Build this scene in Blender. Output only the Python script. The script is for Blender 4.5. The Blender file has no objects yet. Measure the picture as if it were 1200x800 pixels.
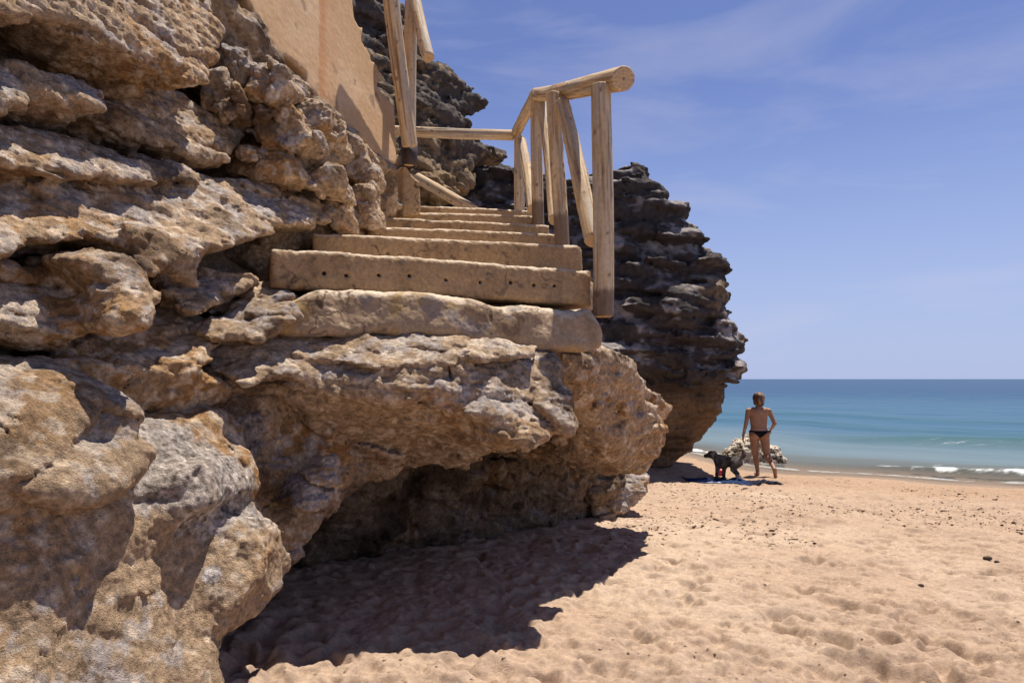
import bpy, math, random
import numpy as np
from concurrent.futures import ThreadPoolExecutor
from mathutils import Vector, Matrix

Q = 1.0            # voxel size multiplier (1 = final)
EYE = 1.62         # eye height above z = 0
F = 800.0          # focal length in source pixels (1200 wide)
CX, HY = 600.0, 444.0
SUN = np.array([0.20, 0.22, 1.0]); SUN /= np.linalg.norm(SUN)
scene = bpy.context.scene
COL = scene.collection
rng = np.random.default_rng(7)
random.seed(7)

# ------------------------------------------------------------------ noise
TBL = rng.random(64 ** 3).astype(np.float32) * 2 - 1
ROT = np.array([[0.00, 0.80, 0.60], [-0.80, 0.36, -0.48], [-0.60, -0.48, 0.64]], np.float32)


def vnoise(P):
    i = np.floor(P).astype(np.int32)
    f = P - i
    f = f * f * f * (f * (f * 6 - 15) + 10)
    x0 = (i[:, 0] & 63) << 12; x1 = ((i[:, 0] + 1) & 63) << 12
    y0 = (i[:, 1] & 63) << 6;  y1 = ((i[:, 1] + 1) & 63) << 6
    z0 = i[:, 2] & 63;         z1 = (i[:, 2] + 1) & 63
    fx, fy, fz = f[:, 0], f[:, 1], f[:, 2]
    a = TBL[x0 + y0 + z0]; a += (TBL[x1 + y0 + z0] - a) * fx
    b = TBL[x0 + y1 + z0]; b += (TBL[x1 + y1 + z0] - b) * fx
    a += (b - a) * fy
    c = TBL[x0 + y0 + z1]; c += (TBL[x1 + y0 + z1] - c) * fx
    d = TBL[x0 + y1 + z1]; d += (TBL[x1 + y1 + z1] - d) * fx
    c += (d - c) * fy
    a += (c - a) * fz
    return a


def fbm(P, f, octv=3, gain=0.5, off=0.0):
    p = (P.astype(np.float32) * np.float32(f) + np.float32(off)) @ ROT
    s = 0; a = 1.0; t = 0
    for _ in range(octv):
        s = s + a * vnoise(p); t += a
        a *= gain
        p = (p * np.float32(2.03)) @ ROT + np.float32(11.7)
    return s / t


def ridge(P, f, octv=3, off=0.0):
    p = (P.astype(np.float32) * np.float32(f) + np.float32(off)) @ ROT
    s = 0; a = 1.0; t = 0
    for _ in range(octv):
        s = s + a * (1 - 2.2 * np.abs(vnoise(p))); t += a
        a *= 0.5
        p = (p * np.float32(2.1)) @ ROT + np.float32(5.3)
    return s / t


def worley(P):
    i = np.floor(P).astype(np.int32)
    f1 = np.full(len(P), 9e9, np.float32); f2 = f1.copy()
    bid = np.zeros(len(P), np.int32); bv = np.zeros((len(P), 3), np.float32)
    for dx in (-1, 0, 1):
        for dy in (-1, 0, 1):
            for dz in (-1, 0, 1):
                c = i + np.array([dx, dy, dz], np.int32)
                h = ((c[:, 0] & 63) << 12) + ((c[:, 1] & 63) << 6) + (c[:, 2] & 63)
                q = c + 0.5 + 0.42 * np.stack([TBL[h], TBL[(h * 3 + 7919) & 262143], TBL[(h * 5 + 104729) & 262143]], 1)
                v = (P - q).astype(np.float32)
                d = (v * v).sum(1)
                m = d < f1
                f2 = np.where(m, f1, np.minimum(f2, d))
                f1 = np.where(m, d, f1); bid = np.where(m, h, bid); bv = np.where(m[:, None], v, bv)
    return np.sqrt(f1), np.sqrt(f2), bid, bv


def facets(P, fx, fz, amp, tilt, crack, off=0.0):
    # angular blocks: each cell is set in or out and its face tilted, narrow cracks between
    q = P.copy()
    q[:, 2] += DIP[0] * P[:, 0] + DIP[1] * P[:, 1]
    q = q + np.float32(0.12 / fx) * np.stack([fbm(P, fx * 1.5, 2, off=off + 1), fbm(P, fx * 1.5, 2, off=off + 41), 0.5 * fbm(P, fx * 1.5, 2, off=off + 81)], 1)
    sc = np.array([fx, fx, fz], np.float32)
    f1, f2, h, v = worley(q * sc + np.float32(off))
    r0 = TBL[(h * 7 + 13) & 262143]
    rv = np.stack([TBL[(h * 11 + 17) & 262143], TBL[(h * 13 + 29) & 262143], TBL[(h * 17 + 31) & 262143]], 1)
    return amp * r0 + tilt * (rv * v / sc).sum(1) - crack * np.exp(-((f2 - f1) / 0.07) ** 2)


def sstep(a, b, x):
    t = np.clip((x - a) / (b - a), 0, 1)
    return t * t * (3 - 2 * t)


def mix(a, b, t):
    return a + (b - a) * t[:, None]

# ------------------------------------------------------------------ pixel -> world


def pt(px, py, d):
    return np.array([(px - CX) / F * d, d, EYE + (HY - py) / F * d])


SN = np.array([0.59, 0.807])
SEA = EYE - 1.95


def shore_u(x, y):
    u = SN[0] * x + SN[1] * y
    v = SN[1] * x - SN[0] * y
    bend = 1.7 * sstep(-4.6, -7.2, v) + 0.22 * np.sin(v * 0.7 + 1) + 0.10 * np.sin(v * 2.1)
    return u - bend


def ground_z(x, y):
    u = shore_u(x, y)
    z = -1.45 - 0.0425 * (u - 3.2)
    z = np.where(u > 15.5, -1.973 - 0.06 * (u - 15.5), z)
    z = np.maximum(z, -5.5)
    z = np.where(u < 0, -1.314 + 0.0 * u, z)
    return z + EYE


def gpt(px, py):
    d = 6.0
    for _ in range(60):
        x = (px - CX) / F * d
        z = float(ground_z(np.float64(x), np.float64(d)))
        dn = (EYE - z) * F / (py - HY)
        d = 0.5 * d + 0.5 * dn
    return np.array([(px - CX) / F * d, d, float(ground_z(np.float64((px - CX) / F * d), np.float64(d)))])

# ------------------------------------------------------------------ mesh helpers


def make_mesh(name, V, Fq, mat, parent=None, col=None, smooth=True):
    """V (n,3); Fq (m,3|4) int array or list of index lists"""
    me = bpy.data.meshes.new(name)
    V = np.asarray(V, np.float32)
    if isinstance(Fq, np.ndarray):
        m, k = Fq.shape
        me.vertices.add(len(V)); me.vertices.foreach_set('co', V.ravel())
        me.loops.add(m * k); me.loops.foreach_set('vertex_index', Fq.astype(np.int32).ravel())
        me.polygons.add(m)
        me.polygons.foreach_set('loop_start', np.arange(0, m * k, k, dtype=np.int32))
        me.update(calc_edges=True)
    else:
        me.from_pydata([tuple(v) for v in V], [], Fq)
        me.update()
    if col is not None:
        at = me.color_attributes.new('Col', 'FLOAT_COLOR', 'POINT')
        c4 = np.ones((len(V), 4), np.float32); c4[:, :3] = np.clip(col, 0, 1)
        at.data.foreach_set('color', c4.ravel())
    if smooth:
        me.polygons.foreach_set('use_smooth', np.ones(len(me.polygons), bool))
    me.validate()
    ob = bpy.data.objects.new(name, me)
    COL.objects.link(ob)
    if mat: me.materials.append(mat)
    if parent is not None: ob.parent = parent
    return ob


def tag(o, label=None, cat=None, group=None, kind=None):
    if label: o['label'] = label
    if cat: o['category'] = cat
    if group: o['group'] = group
    if kind: o['kind'] = kind
    return o


def empty(name, label, cat, group=None, kind=None):
    o = bpy.data.objects.new(name, None); COL.objects.link(o)
    o.empty_display_size = 0.1
    return tag(o, label, cat, group, kind)


def surface_nets(vol, org, h):
    s = vol < 0
    c = s[:-1, :-1, :-1].astype(np.int8)
    for dx in (0, 1):
        for dy in (0, 1):
            for dz in (0, 1):
                if dx + dy + dz:
                    c = c + s[dx:s.shape[0] - 1 + dx, dy:s.shape[1] - 1 + dy, dz:s.shape[2] - 1 + dz]
    idx = np.argwhere((c > 0) & (c < 8)).astype(np.int32)
    n = len(idx)
    corners = [(a, b, e) for a in (0, 1) for b in (0, 1) for e in (0, 1)]
    vals = {k: vol[idx[:, 0] + k[0], idx[:, 1] + k[1], idx[:, 2] + k[2]] for k in corners}
    acc = np.zeros((n, 3), np.float32); cnt = np.zeros(n, np.float32)
    for k in corners:
        for ax in range(3):
            if k[ax] == 0:
                k2 = list(k); k2[ax] = 1; k2 = tuple(k2)
                a, b = vals[k], vals[k2]
                m = (a < 0) != (b < 0)
                t = np.where(m, a / np.where(m, a - b, 1), 0)
                p = np.array(k, np.float32)[None].repeat(n, 0)
                p[:, ax] += t
                acc[m] += p[m]; cnt[m] += 1
    V = (idx + acc / cnt[:, None]) * h + org
    lut = np.full(c.shape, -1, np.int32)
    lut[idx[:, 0], idx[:, 1], idx[:, 2]] = np.arange(n, dtype=np.int32)
    quads = []
    for ax in range(3):
        o1, o2 = [(1, 2), (2, 0), (0, 1)][ax]
        sl0 = [slice(1, -1)] * 3; sl1 = [slice(1, -1)] * 3
        sl0[ax] = slice(0, -1); sl1[ax] = slice(1, None)
        a = s[tuple(sl0)]; b = s[tuple(sl1)]
        e = np.argwhere(a != b)
        sg = a[e[:, 0], e[:, 1], e[:, 2]]
        base = e.copy(); base[:, o1] += 1; base[:, o2] += 1
        def at(d1, d2):
            q = base.copy(); q[:, o1] += d1; q[:, o2] += d2
            return lut[q[:, 0], q[:, 1], q[:, 2]]
        q = np.stack([at(-1, -1), at(0, -1), at(0, 0), at(-1, 0)], 1)
        q[~sg] = q[~sg][:, ::-1]
        quads.append(q)
    Fq = np.concatenate(quads)
    Fq = Fq[(Fq >= 0).all(1)]
    return V, Fq


def subdivide(V, Fq):
    """Catmull-Clark style split (positions lightly smoothed)"""
    n = len(V)
    e = np.concatenate([np.sort(Fq[:, [i, (i + 1) % 4]], 1) for i in range(4)]).astype(np.int64)
    key = e[:, 0] * n + e[:, 1]
    uq, inv = np.unique(key, return_inverse=True)
    ea, eb = uq // n, uq % n
    fc = V[Fq].mean(1)
    m = len(Fq)
    ne = len(uq)
    fsum = np.zeros((ne, 3)); fcnt = np.zeros(ne)
    fi = np.tile(np.arange(m), 4)
    for k in range(3):
        fsum[:, k] = np.bincount(inv, fc[fi, k], ne)
    fcnt = np.bincount(inv, None, ne)
    mid = (V[ea] + V[eb]) / 2
    ep = 0.75 * mid + 0.25 * fsum / fcnt[:, None]
    # vertex smoothing
    vs = np.zeros((n, 3)); vc = np.bincount(Fq.ravel(), None, n)
    for k in range(3):
        vs[:, k] = np.bincount(Fq.ravel(), np.repeat(fc[:, k], 4), n)
    V2 = 0.8 * V + 0.2 * vs / np.maximum(vc, 1)[:, None]
    allV = np.concatenate([V2, ep, fc]).astype(np.float32)
    E = inv.reshape(4, m).T + n
    C = np.arange(m) + n + ne
    out = []
    for i in range(4):
        out.append(np.stack([Fq[:, i], E[:, i], C, E[:, (i + 3) % 4]], 1))
    return allV, np.concatenate(out).astype(np.int32)


def biggest(V, Fq):
    lab = np.arange(len(V))
    for _ in range(400):
        m = lab[Fq].min(1)
        new = lab.copy()
        for k in range(4): np.minimum.at(new, Fq[:, k], m)
        new = new[new]
        if (new == lab).all(): break
        lab = new
    cnt = np.bincount(lab, None, len(V))
    keep = cnt[lab] >= 0.2 * cnt.max()
    idx = np.cumsum(keep) - 1
    return V[keep], idx[Fq[keep[Fq[:, 0]]]].astype(np.int32)


def normals(V, Fq):
    a = V[Fq[:, 2]] - V[Fq[:, 0]]; b = V[Fq[:, 3]] - V[Fq[:, 1]]
    fn = np.cross(a, b)
    N = np.zeros_like(V)
    for k in range(3):
        N[:, k] = np.bincount(Fq.ravel(), np.repeat(fn[:, k], 4), len(V))
    return (N / np.maximum(np.linalg.norm(N, axis=1), 1e-9)[:, None]).astype(np.float32)

# ------------------------------------------------------------------ traced lumps as signed distance fields


def ragged(poly, amp, step=7, seed=3, keep=lambda p: False):
    rg = np.random.default_rng(seed); out = []
    for a, b in zip(poly, poly[1:] + poly[:1]):
        n = max(1, int(math.hypot(b[0] - a[0], b[1] - a[1]) / step))
        for i in range(n):
            t = i / n; p = (a[0] + (b[0] - a[0]) * t, a[1] + (b[1] - a[1]) * t)
            out.append(p if keep(p) else (p[0] + rg.normal(0, amp), p[1] + rg.normal(0, amp)))
    return out


class Lump:
    def __init__(s, poly, anchors, T=1.0, r=0.08, d=None):
        s.poly = np.array(poly, float); s.T = T; s.r = r
        if d is not None:                       # flat-on lump at one depth, leaning back a little
            c = s.poly.mean(0); anchors = [(c[0] - 20, c[1] + 20, d), (c[0] + 20, c[1] + 20, d), (c[0], c[1] - 20, d * 1.0 + 0.03)]
        A = [pt(*a) for a in anchors]
        n = np.cross(A[1] - A[0], A[2] - A[0]); n /= np.linalg.norm(n)
        if n @ A[0] - n[2] * EYE > 0: n = -n    # face the viewpoint
        s.n = n; s.k = n @ A[0]
        h = np.array([n[0], n[1], 0.0]); h /= np.linalg.norm(h)
        s.dir = h; s.nd = n @ h
        # raster of the 2-D outline distance
        lo = s.poly.min(0) - 120; hi = s.poly.max(0) + 120
        st = 2.0 if (hi - lo).max() < 700 else 4.0
        s.lo, s.st = lo, st
        nx, ny = (np.ceil((hi - lo) / st).astype(int) + 1)
        gx, gy = np.meshgrid(lo[0] + st * np.arange(nx), lo[1] + st * np.arange(ny), indexing='ij')
        D = np.full(gx.shape, 1e9); ins = np.zeros(gx.shape, bool)
        P = s.poly
        for i in range(len(P)):
            a, b = P[i], P[(i + 1) % len(P)]
            ba = b - a
            t = np.clip(((gx - a[0]) * ba[0] + (gy - a[1]) * ba[1]) / (ba @ ba + 1e-9), 0, 1)
            D = np.minimum(D, (gx - a[0] - t * ba[0]) ** 2 + (gy - a[1] - t * ba[1]) ** 2)
            if a[1] != b[1]:
                cr = ((a[1] > gy) != (b[1] > gy)) & (gx < (b[0] - a[0]) * (gy - a[1]) / (b[1] - a[1]) + a[0])
                ins ^= cr
        D = np.sqrt(D)
        s.img = np.where(ins, -D, D).astype(np.float32)
        # world bounds
        c = []
        for p in s.poly:
            dv = np.array([(p[0] - CX) / F, 1, (HY - p[1]) / F])
            dd = (s.k - min(s.r, T / 2) - n[2] * EYE) / (n @ dv)
            dd = np.clip(dd, 0.8, 40)
            q = dv * dd + np.array([0, 0, EYE])
            c += [q + s.dir * min(s.r, T / 2) / abs(s.nd) * 1.2, q - s.dir * T / abs(s.nd)]
        c = np.array(c); s.b0, s.b1 = c.min(0), c.max(0)

    def __call__(s, P):
        w = P @ s.n.astype(np.float32) - np.float32(s.k)
        t = (w + np.float32(min(s.r, s.T / 2))) / np.float32(s.nd)      # the outline is true where the rounding ends
        X = P[:, 0] - s.dir[0] * t; Y = np.maximum(P[:, 1] - s.dir[1] * t, 0.3); Z = P[:, 2]
        px = CX + F * X / Y; py = HY - F * (Z - EYE) / Y
        u = (px - s.lo[0]) / s.st; v = (py - s.lo[1]) / s.st
        uc = np.clip(u, 0, s.img.shape[0] - 1.001); vc = np.clip(v, 0, s.img.shape[1] - 1.001)
        ex = np.hypot(u - uc, v - vc) * s.st
        i = uc.astype(np.int32); j = vc.astype(np.int32)
        fu, fv = uc - i, vc - j
        I = s.img
        q = (I[i, j] * (1 - fu) + I[i + 1, j] * fu) * (1 - fv) + (I[i, j + 1] * (1 - fu) + I[i + 1, j + 1] * fu) * fv
        q = (q + ex) * Y / F
        a = q + s.r
        b = np.abs(w + s.T / 2) - s.T / 2 + s.r
        return (np.minimum(np.maximum(a, b), 0) + np.hypot(np.maximum(a, 0), np.maximum(b, 0)) - s.r).astype(np.float32)


def smin(a, b, k):
    h = np.maximum(k - np.abs(a - b), 0) / k
    return np.minimum(a, b) - h * h * k * 0.25


def mesh_sdf(f, lo, hi, h, margin, fine=None):
    """f(P)->sd coarse; fine(P, sd) adds detail. Returns V, quads"""
    lo = np.asarray(lo, float); hi = np.asarray(hi, float)
    H = h * 4
    n4 = np.ceil((hi - lo) / H).astype(int) + 1
    g = np.stack(np.meshgrid(*[lo[k] + H * (np.arange(n4[k]) + 0.5 - 0.125) for k in range(3)], indexing='ij'), -1).reshape(-1, 3).astype(np.float32)
    cs = f(g).reshape(n4)
    vol = cs.repeat(4, 0).repeat(4, 1).repeat(4, 2)
    act = np.argwhere(np.abs(vol) < margin + H * 0.95)
    P = (lo + act * h).astype(np.float32)
    sd = np.empty(len(P), np.float32)
    CH = 1500000
    for i in range(0, len(P), CH):
        p = P[i:i + CH]
        v = f(p)
        if fine is not None: v = fine(p, v)
        sd[i:i + CH] = v
    vol[act[:, 0], act[:, 1], act[:, 2]] = sd
    vol[0] = vol[-1] = 1; vol[:, 0] = vol[:, -1] = 1; vol[:, :, 0] = vol[:, :, -1] = 1
    return surface_nets(vol, lo, h)


def warp(P, amp, f, off=0.0):
    return P + np.float32(amp) * np.stack([fbm(P, f, 2, off=off), fbm(P, f, 2, off=off + 31.3), fbm(P, f, 2, off=off + 71.9)], 1)


def layers(P, h, dip, amp, lat, off=0.0):
    """bedding: each bed gets its own lateral relief, beds are cut by narrow partings"""
    b = P[:, 2] + dip[0] * P[:, 0] + dip[1] * P[:, 1] + np.float32(0.35 * h) * fbm(P, 1.3 / h * 0.35, 2, off=off)
    b = b / h
    i = np.floor(b); fr = b - i
    p = np.stack([P[:, 0] * lat, P[:, 1] * lat, i * 7.31 + off], 1).astype(np.float32)
    rel = vnoise(p) * 0.65 + 0.35 * vnoise(p * np.float32(2.7) + np.float32(3.1))
    edge = np.minimum(fr, 1 - fr) * h
    part = np.exp(-(edge / (0.06 * h + 0.004)) ** 2)
    return amp * rel - part * amp * 0.55


DIP = (0.10, 0.03)
FAC = {
    'main': [(1.8, 4.5, .012, .07, .016), (6.0, 12.0, .004, .12, .005)],
    'pillar': [(1.6, 2.4, .012, .08, .010), (7.0, 9.0, .003, .10, .003)],
    'block': [(1.9, 4.5, .012, .10, .016), (6.0, 13.0, .005, .14, .006)],
    'shelf': [(1.8, 4.0, .018, .12, .012), (6.0, 11.0, .006, .18, .006)],
    'chunk': [(4.5, 5.0, .016, .30, .010), (11.0, 14.0, .005, .25, .004)],
    'cave': [(1.5, 3.0, .05, .25, .02), (5.0, 8.0, .015, .3, .008)],
    'dark': [(0.65, 3.2, .11, .16, .06), (1.8, 8.0, .050, .20, .035)],
    'far': [(0.8, 2.6, .12, .14, .08), (2.4, 8.0, .05, .18, .03)],
}
ZST = {'main': 1.8, 'block': 1.8, 'shelf': 1.6, 'dark': 2.2, 'far': 2.4}
NOISE = {
    # warp amp/freq, bedding (h, amp, lateral), sdf fbm (amp,freq), vertex fbm list (amp,freq,kind)
    'main': dict(warp=(0.02, 2.6), bed=(0.17, 0.022, 1.4), bed2=(0.06, 0.009, 1.5), low=(0.012, 3.6), fine=[(0.010, 12, 'f'), (0.006, 26, 'r'), (0.005, 60, 'f')], pits=(0.016, 20, 0.42)),
    'pillar': dict(warp=(0.03, 2.6), bed=(0.26, 0.010, 2.0), low=(0.028, 3.2), fine=[(0.009, 11, 'f'), (0.004, 27, 'r'), (0.004, 62, 'f')], pits=(0.028, 9, 0.36)),
    'block': dict(warp=(0.015, 3.5), bed=(0.15, 0.022, 1.4), bed2=(0.055, 0.010, 1.5), low=(0.008, 5.0), fine=[(0.009, 12, 'r'), (0.007, 28, 'r'), (0.005, 70, 'f')], pits=(0.010, 30, 0.5)),
    'shelf': dict(warp=(0.03, 2.4), bed=(0.16, 0.022, 1.8), low=(0.024, 3.2), fine=[(0.013, 7, 'r'), (0.008, 20, 'r'), (0.005, 60, 'f')], pits=(0.024, 13, 0.40)),
    'chunk': dict(warp=(0.012, 4), bed=None, low=(0.008, 6.0), fine=[(0.006, 14, 'r'), (0.006, 30, 'r'), (0.004, 70, 'f')], pits=(0.010, 24, 0.42)),
    'cave': dict(warp=(0.08, 2.0), bed=(0.20, 0.04, 2.0), low=(0.08, 2.6), fine=[(0.03, 8, 'r'), (0.012, 22, 'f')], pits=(0.03, 12, 0.4)),
    'dark': dict(warp=(0.06, 1.1), bed=(0.42, 0.09, 0.8), low=(0.05, 1.0), fine=[(0.016, 2.4, 'r'), (0.020, 6, 'r'), (0.018, 16, 'f')], pits=None, bed2=(0.13, 0.028, 1.2)),
    'far': dict(warp=(0.08, 1.1), bed=(0.34, 0.13, 1.0), low=(0.10, 1.3), fine=[(0.05, 2.4, 'r'), (0.035, 6, 'r'), (0.018, 16, 'f')], pits=(0.06, 5, 0.4), bed2=(0.13, 0.04, 2.5)),
    'conc': dict(warp=(0.006, 4.0), bed=None, low=(0.008, 12.0), fine=[(0.004, 24, 'r'), (0.002, 70, 'f')], pits=(0.004, 45, 0.62)),
    'wornconc': dict(warp=(0.03, 5.0), bed=None, low=(0.014, 5.0), fine=[(0.003, 20, 'r'), (0.003, 55, 'f')], pits=(0.008, 30, 0.5)),
    'plaster': dict(warp=(0.004, 5.0), bed=None, low=(0.002, 2.0), fine=[(0.002, 30, 'f')], pits=None),
    'reef': dict(warp=(0.05, 4.0), bed=None, low=(0.06, 4.5), fine=[(0.05, 9, 'r'), (0.02, 22, 'r')], pits=(0.06, 9, 0.25)),
}

C = lambda *a: np.array(a, np.float32)
TAN, OCHRE, GREY, PALE, BROWN, RED = C(.42, .29, .18), C(.38, .205, .08), C(.38, .33, .305), C(.58, .455, .33), C(.115, .07, .04), C(.34, .16, .08)


def col_main(P, N, grey=0.0, ochre=0.0, dark=0.0, pale=0.0, darker=0.0):
    n1 = fbm(P, 1.6, 3, off=3.0); n2 = fbm(P, 5.0, 4, off=9.0); n3 = fbm(P, 17, 3, off=21.0); n4 = fbm(P, 45, 2, off=40.0)
    c = np.repeat(TAN[None], len(P), 0)
    c = mix(c, OCHRE, sstep(0.02, 0.42, n1 * 0.9 + n3 * 0.25 + ochre))
    c = mix(c, RED, 0.55 * sstep(0.25, 0.5, n2 + ochre * 0.6 - 0.08))
    c = mix(c, GREY, 0.9 * sstep(0.0, 0.35, n2 * 0.8 + n3 * 0.45 + grey + 0.34 * N[:, 2] - 0.16))
    c = mix(c, PALE, 0.75 * sstep(0.12, 0.45, n3 + 0.5 * n1 + pale))
    c = mix(c, BROWN, 0.85 * sstep(0.2, 0.5, fbm(P, 3.1, 4, off=57.0) + 0.3 * n4 + dark))
    return c * ((1 - 0.5 * darker) * (1 + 0.40 * n4 + 0.26 * n3))[:, None]  # first factor lowers the whole colour evenly


def col_dark(P, N, **k):
    n1 = fbm(P, 0.7, 3, off=4.0); n2 = fbm(P, 3.0, 4, off=12.0); n3 = fbm(P, 12, 3, off=2.0)
    c = np.repeat(C(.058, .048, .044)[None], len(P), 0)
    c = mix(c, C(.31, .27, .25), sstep(0.05, 0.5, n2 + 0.38 * N[:, 2]))  # upward faces painted paler to imitate sunlit edges
    c = mix(c, C(.19, .125, .07), 0.7 * sstep(0.3, 0.55, n1 + 0.4 * n3))
    low = sstep(0.15, -0.75, P[:, 2] - EYE + 0.35 * n1)      # below the tide-blackened crust the stone is brown
    b = mix(np.repeat(C(.20, .125, .068)[None], len(P), 0), C(.095, .06, .036), sstep(-0.1, 0.4, fbm(P * C(.4, .4, 3.5), 2.0, 3, off=8.0)))
    c = c * (1 - low[:, None]) + b * low[:, None]
    return c * (1 + 0.35 * n3)[:, None]


def col_far(P, N, **k):
    n1 = fbm(P, 0.8, 3, off=14.0); n2 = fbm(P, 3.0, 4, off=12.0); n3 = fbm(P, 12, 3, off=2.0)
    c = np.repeat(C(.20, .13, .07)[None], len(P), 0)
    up = sstep(EYE + 3.2, EYE + 4.0, P[:, 2] + 0.5 * n1)
    c = mix(c, C(.075, .062, .055), 0.9 * np.clip(up + sstep(0.1, 0.4, n2), 0, 1))
    c = mix(c, C(.33, .22, .11), 0.5 * sstep(0.2, 0.5, n3 + n1))
    return c * (1 + 0.35 * n3)[:, None]


def col_conc(P, N, base=(.385, .248, .128), **k):
    n2 = fbm(P, 4.0, 4, off=5.0); n3 = fbm(P, 22, 3, off=6.0); n4 = fbm(P, 70, 2, off=1.0)
    c = np.repeat(C(*base)[None], len(P), 0)
    c = mix(c, C(.60, .48, .35), sstep(0.35, 0.75, N[:, 2] + 0.25 * n3))             # treads rubbed pale by feet, brightened further to imitate sunlit strips
    c = mix(c, C(.24, .145, .07), 0.6 * sstep(0.1, 0.5, n2 + 0.3 * n3))
    c = mix(c, C(.13, .09, .06), 0.7 * sstep(0.38, 0.6, n3 + 0.45 * n2))
    ck = sstep(0.022, 0.006, np.abs(fbm(P, 2.6, 4, gain=0.6, off=33.0))) * sstep(0.0, 0.2, fbm(P, 1.7, 2, off=61.0))
    c = mix(c, C(.07, .04, .025), 0.8 * ck)
    dr = sstep(0.15, 0.5, fbm(P * C(1, 1, .12), 14, 3, off=81.0)) * (N[:, 2] < .4)
    c = mix(c, C(.16, .10, .055), 0.28 * dr)
    return c * (1 + 0.22 * n4 + 0.14 * n3)[:, None]


def col_worn(P, N, **k):
    c = col_conc(P, N, base=(.37, .255, .155))
    n2 = fbm(P, 6.0, 4, off=15.0)
    c = mix(c, C(.36, .23, .085), 0.7 * sstep(0.25, 0.45, n2))
    return mix(c, C(.25, .21, .19), 0.6 * sstep(0.25, 0.4, fbm(P, 8.0, 3, off=25.0)))


def col_plaster(P, N, **k):
    n2 = fbm(P, 2.2, 4, off=5.0); n4 = fbm(P, 40, 2, off=1.0)
    c = np.repeat(C(.46, .285, .15)[None], len(P), 0)
    c = mix(c, C(.53, .36, .22), 0.6 * sstep(-0.1, 0.4, n2))
    c = mix(c, C(.36, .22, .12), 0.4 * sstep(0.15, 0.5, fbm(P * C(2.0, 2.0, .6), 2.4, 3, off=44.0)))
    c = mix(c, C(.24, .16, .10), 0.8 * sstep(0.30, 0.42, fbm(P, 7.0, 4, off=90.0)) * sstep(0.1, 0.3, n2))
    # rusty run-off streak, its left edge deepened to imitate a shadowed groove
    px = CX + F * P[:, 0] / P[:, 1]
    x0 = 5.72
    pw = px + 3 * fbm(P, 6, 3, off=2)
    s = sstep(372, 376, pw) * (0.45 * sstep(399, 390, pw) + 0.55 * sstep(386, 378, pw))
    c = mix(c, C(.42, .20, .085), 0.85 * s)
    return c * (1 + 0.10 * n4)[:, None]


def col_reef(P, N, **k):
    n3 = fbm(P, 11, 3, off=2.0)
    c = np.repeat(C(.66, .57, .45)[None], len(P), 0)
    c = mix(c, C(.10, .075, .05), sstep(0.02, 0.3, n3))
    return c


COLF = dict(chunk=col_main, pillar=col_main, main=col_main, block=col_main, shelf=col_main, cave=col_main, dark=col_dark, far=col_far, conc=col_conc,
            wornconc=col_worn, plaster=col_plaster, reef=col_reef)


def rock_compute(name, lumps, mat, parent, preset, h, k=0.06, sub=1, off=0.0, carve=None, colk={}, label=None, clip=None):
    nz = NOISE[preset]
    h = h * Q
    amp = sum(x[2] * .7 + x[3] * .15 / x[0] for x in FAC.get(preset, [])) + nz['warp'][0] + nz['low'][0] + (nz['bed'][1] if nz['bed'] else 0) + (nz.get('bed2', (0, 0))[1])

    def f(P):
        sd = None
        for L in lumps:
            v = L(P)
            sd = v if sd is None else smin(sd, v, k)
        return sd

    def fw(P):
        return f(warp(P, nz['warp'][0], nz['warp'][1], off))

    def full(P, sd):
        v = fw(P)
        v = v - nz['low'][0] * fbm(P, nz['low'][1], 3, off=off + 3)
        gain = 1.0
        if preset == 'dark':                     # the sea-worn undercut is smoother than the crust above
            gain = (0.35 + 0.65 * sstep(EYE - 1.0, EYE + 0.4, P[:, 2])).astype(np.float32)
        if nz['bed']:
            bh, ba, bl = nz['bed']
            v = v - gain * layers(P, bh, DIP, ba, bl, off + 5)
        if 'bed2' in nz:
            bh, ba, bl = nz['bed2']
            v = v - layers(P, bh, DIP, ba, bl, off + 15)
        for (ax, az, aa, at_, ac) in FAC.get(preset, []):
            v = v - gain * facets(P, ax, az, aa, at_, ac, off * 0.37)
        if carve is not None: v = carve(P, v)
        return v

    lo = np.min([L.b0 for L in lumps], 0) - 0.12 - amp; hi = np.max([L.b1 for L in lumps], 0) + 0.12 + amp
    if clip is not None:
        lo = np.maximum(lo, clip[0]); hi = np.minimum(hi, clip[1])
    V, Fq = mesh_sdf(f, lo, hi, h, amp * 1.2 + 0.02, full)
    V, Fq = biggest(V, Fq)
    for _ in range(sub):
        V, Fq = subdivide(V, Fq)
    V = V.astype(np.float32)
    N = normals(V, Fq)
    d = np.zeros(len(V), np.float32)
    for a, fr, kind in nz['fine']:
        VA = V * np.array([1, 1, ZST.get(preset, 1.0)], np.float32)
        d += a * (ridge(VA, fr, 3, off + fr) if kind == 'r' else fbm(VA, fr, 3, off=off + fr))
    if nz['pits']:
        a, fr, th = nz['pits']
        m = sstep(-0.1, 0.35, fbm(V, 2.5, 2, off=off + 77))
        d -= a * m * sstep(th, th + 0.22, fbm(V, fr, 2, off=off + 99))
    V = V + N * d[:, None]
    N = normals(V, Fq)
    pk = dict(colk); patches = pk.pop('patches', [])
    c = COLF[preset](V, N, **pk)
    for (pc, pr_, pcol) in patches:
        dd = np.linalg.norm(V - pc.astype(np.float32), axis=1) / pr_ + 0.45 * fbm(V, 6, 3, off=3) + 0.2 * fbm(V, 22, 2, off=9)
        cc = np.array(pcol, np.float32)[None] * (1 + 0.9 * fbm(V, 34, 2, off=71) + 0.6 * fbm(V, 80, 1, off=7))[:, None]
        m_ = (0.80 * sstep(1.0, 0.75, dd))[:, None]
        c = c * (1 - m_) + cc * m_
    return V, Fq, c


JOBS = []


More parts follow.
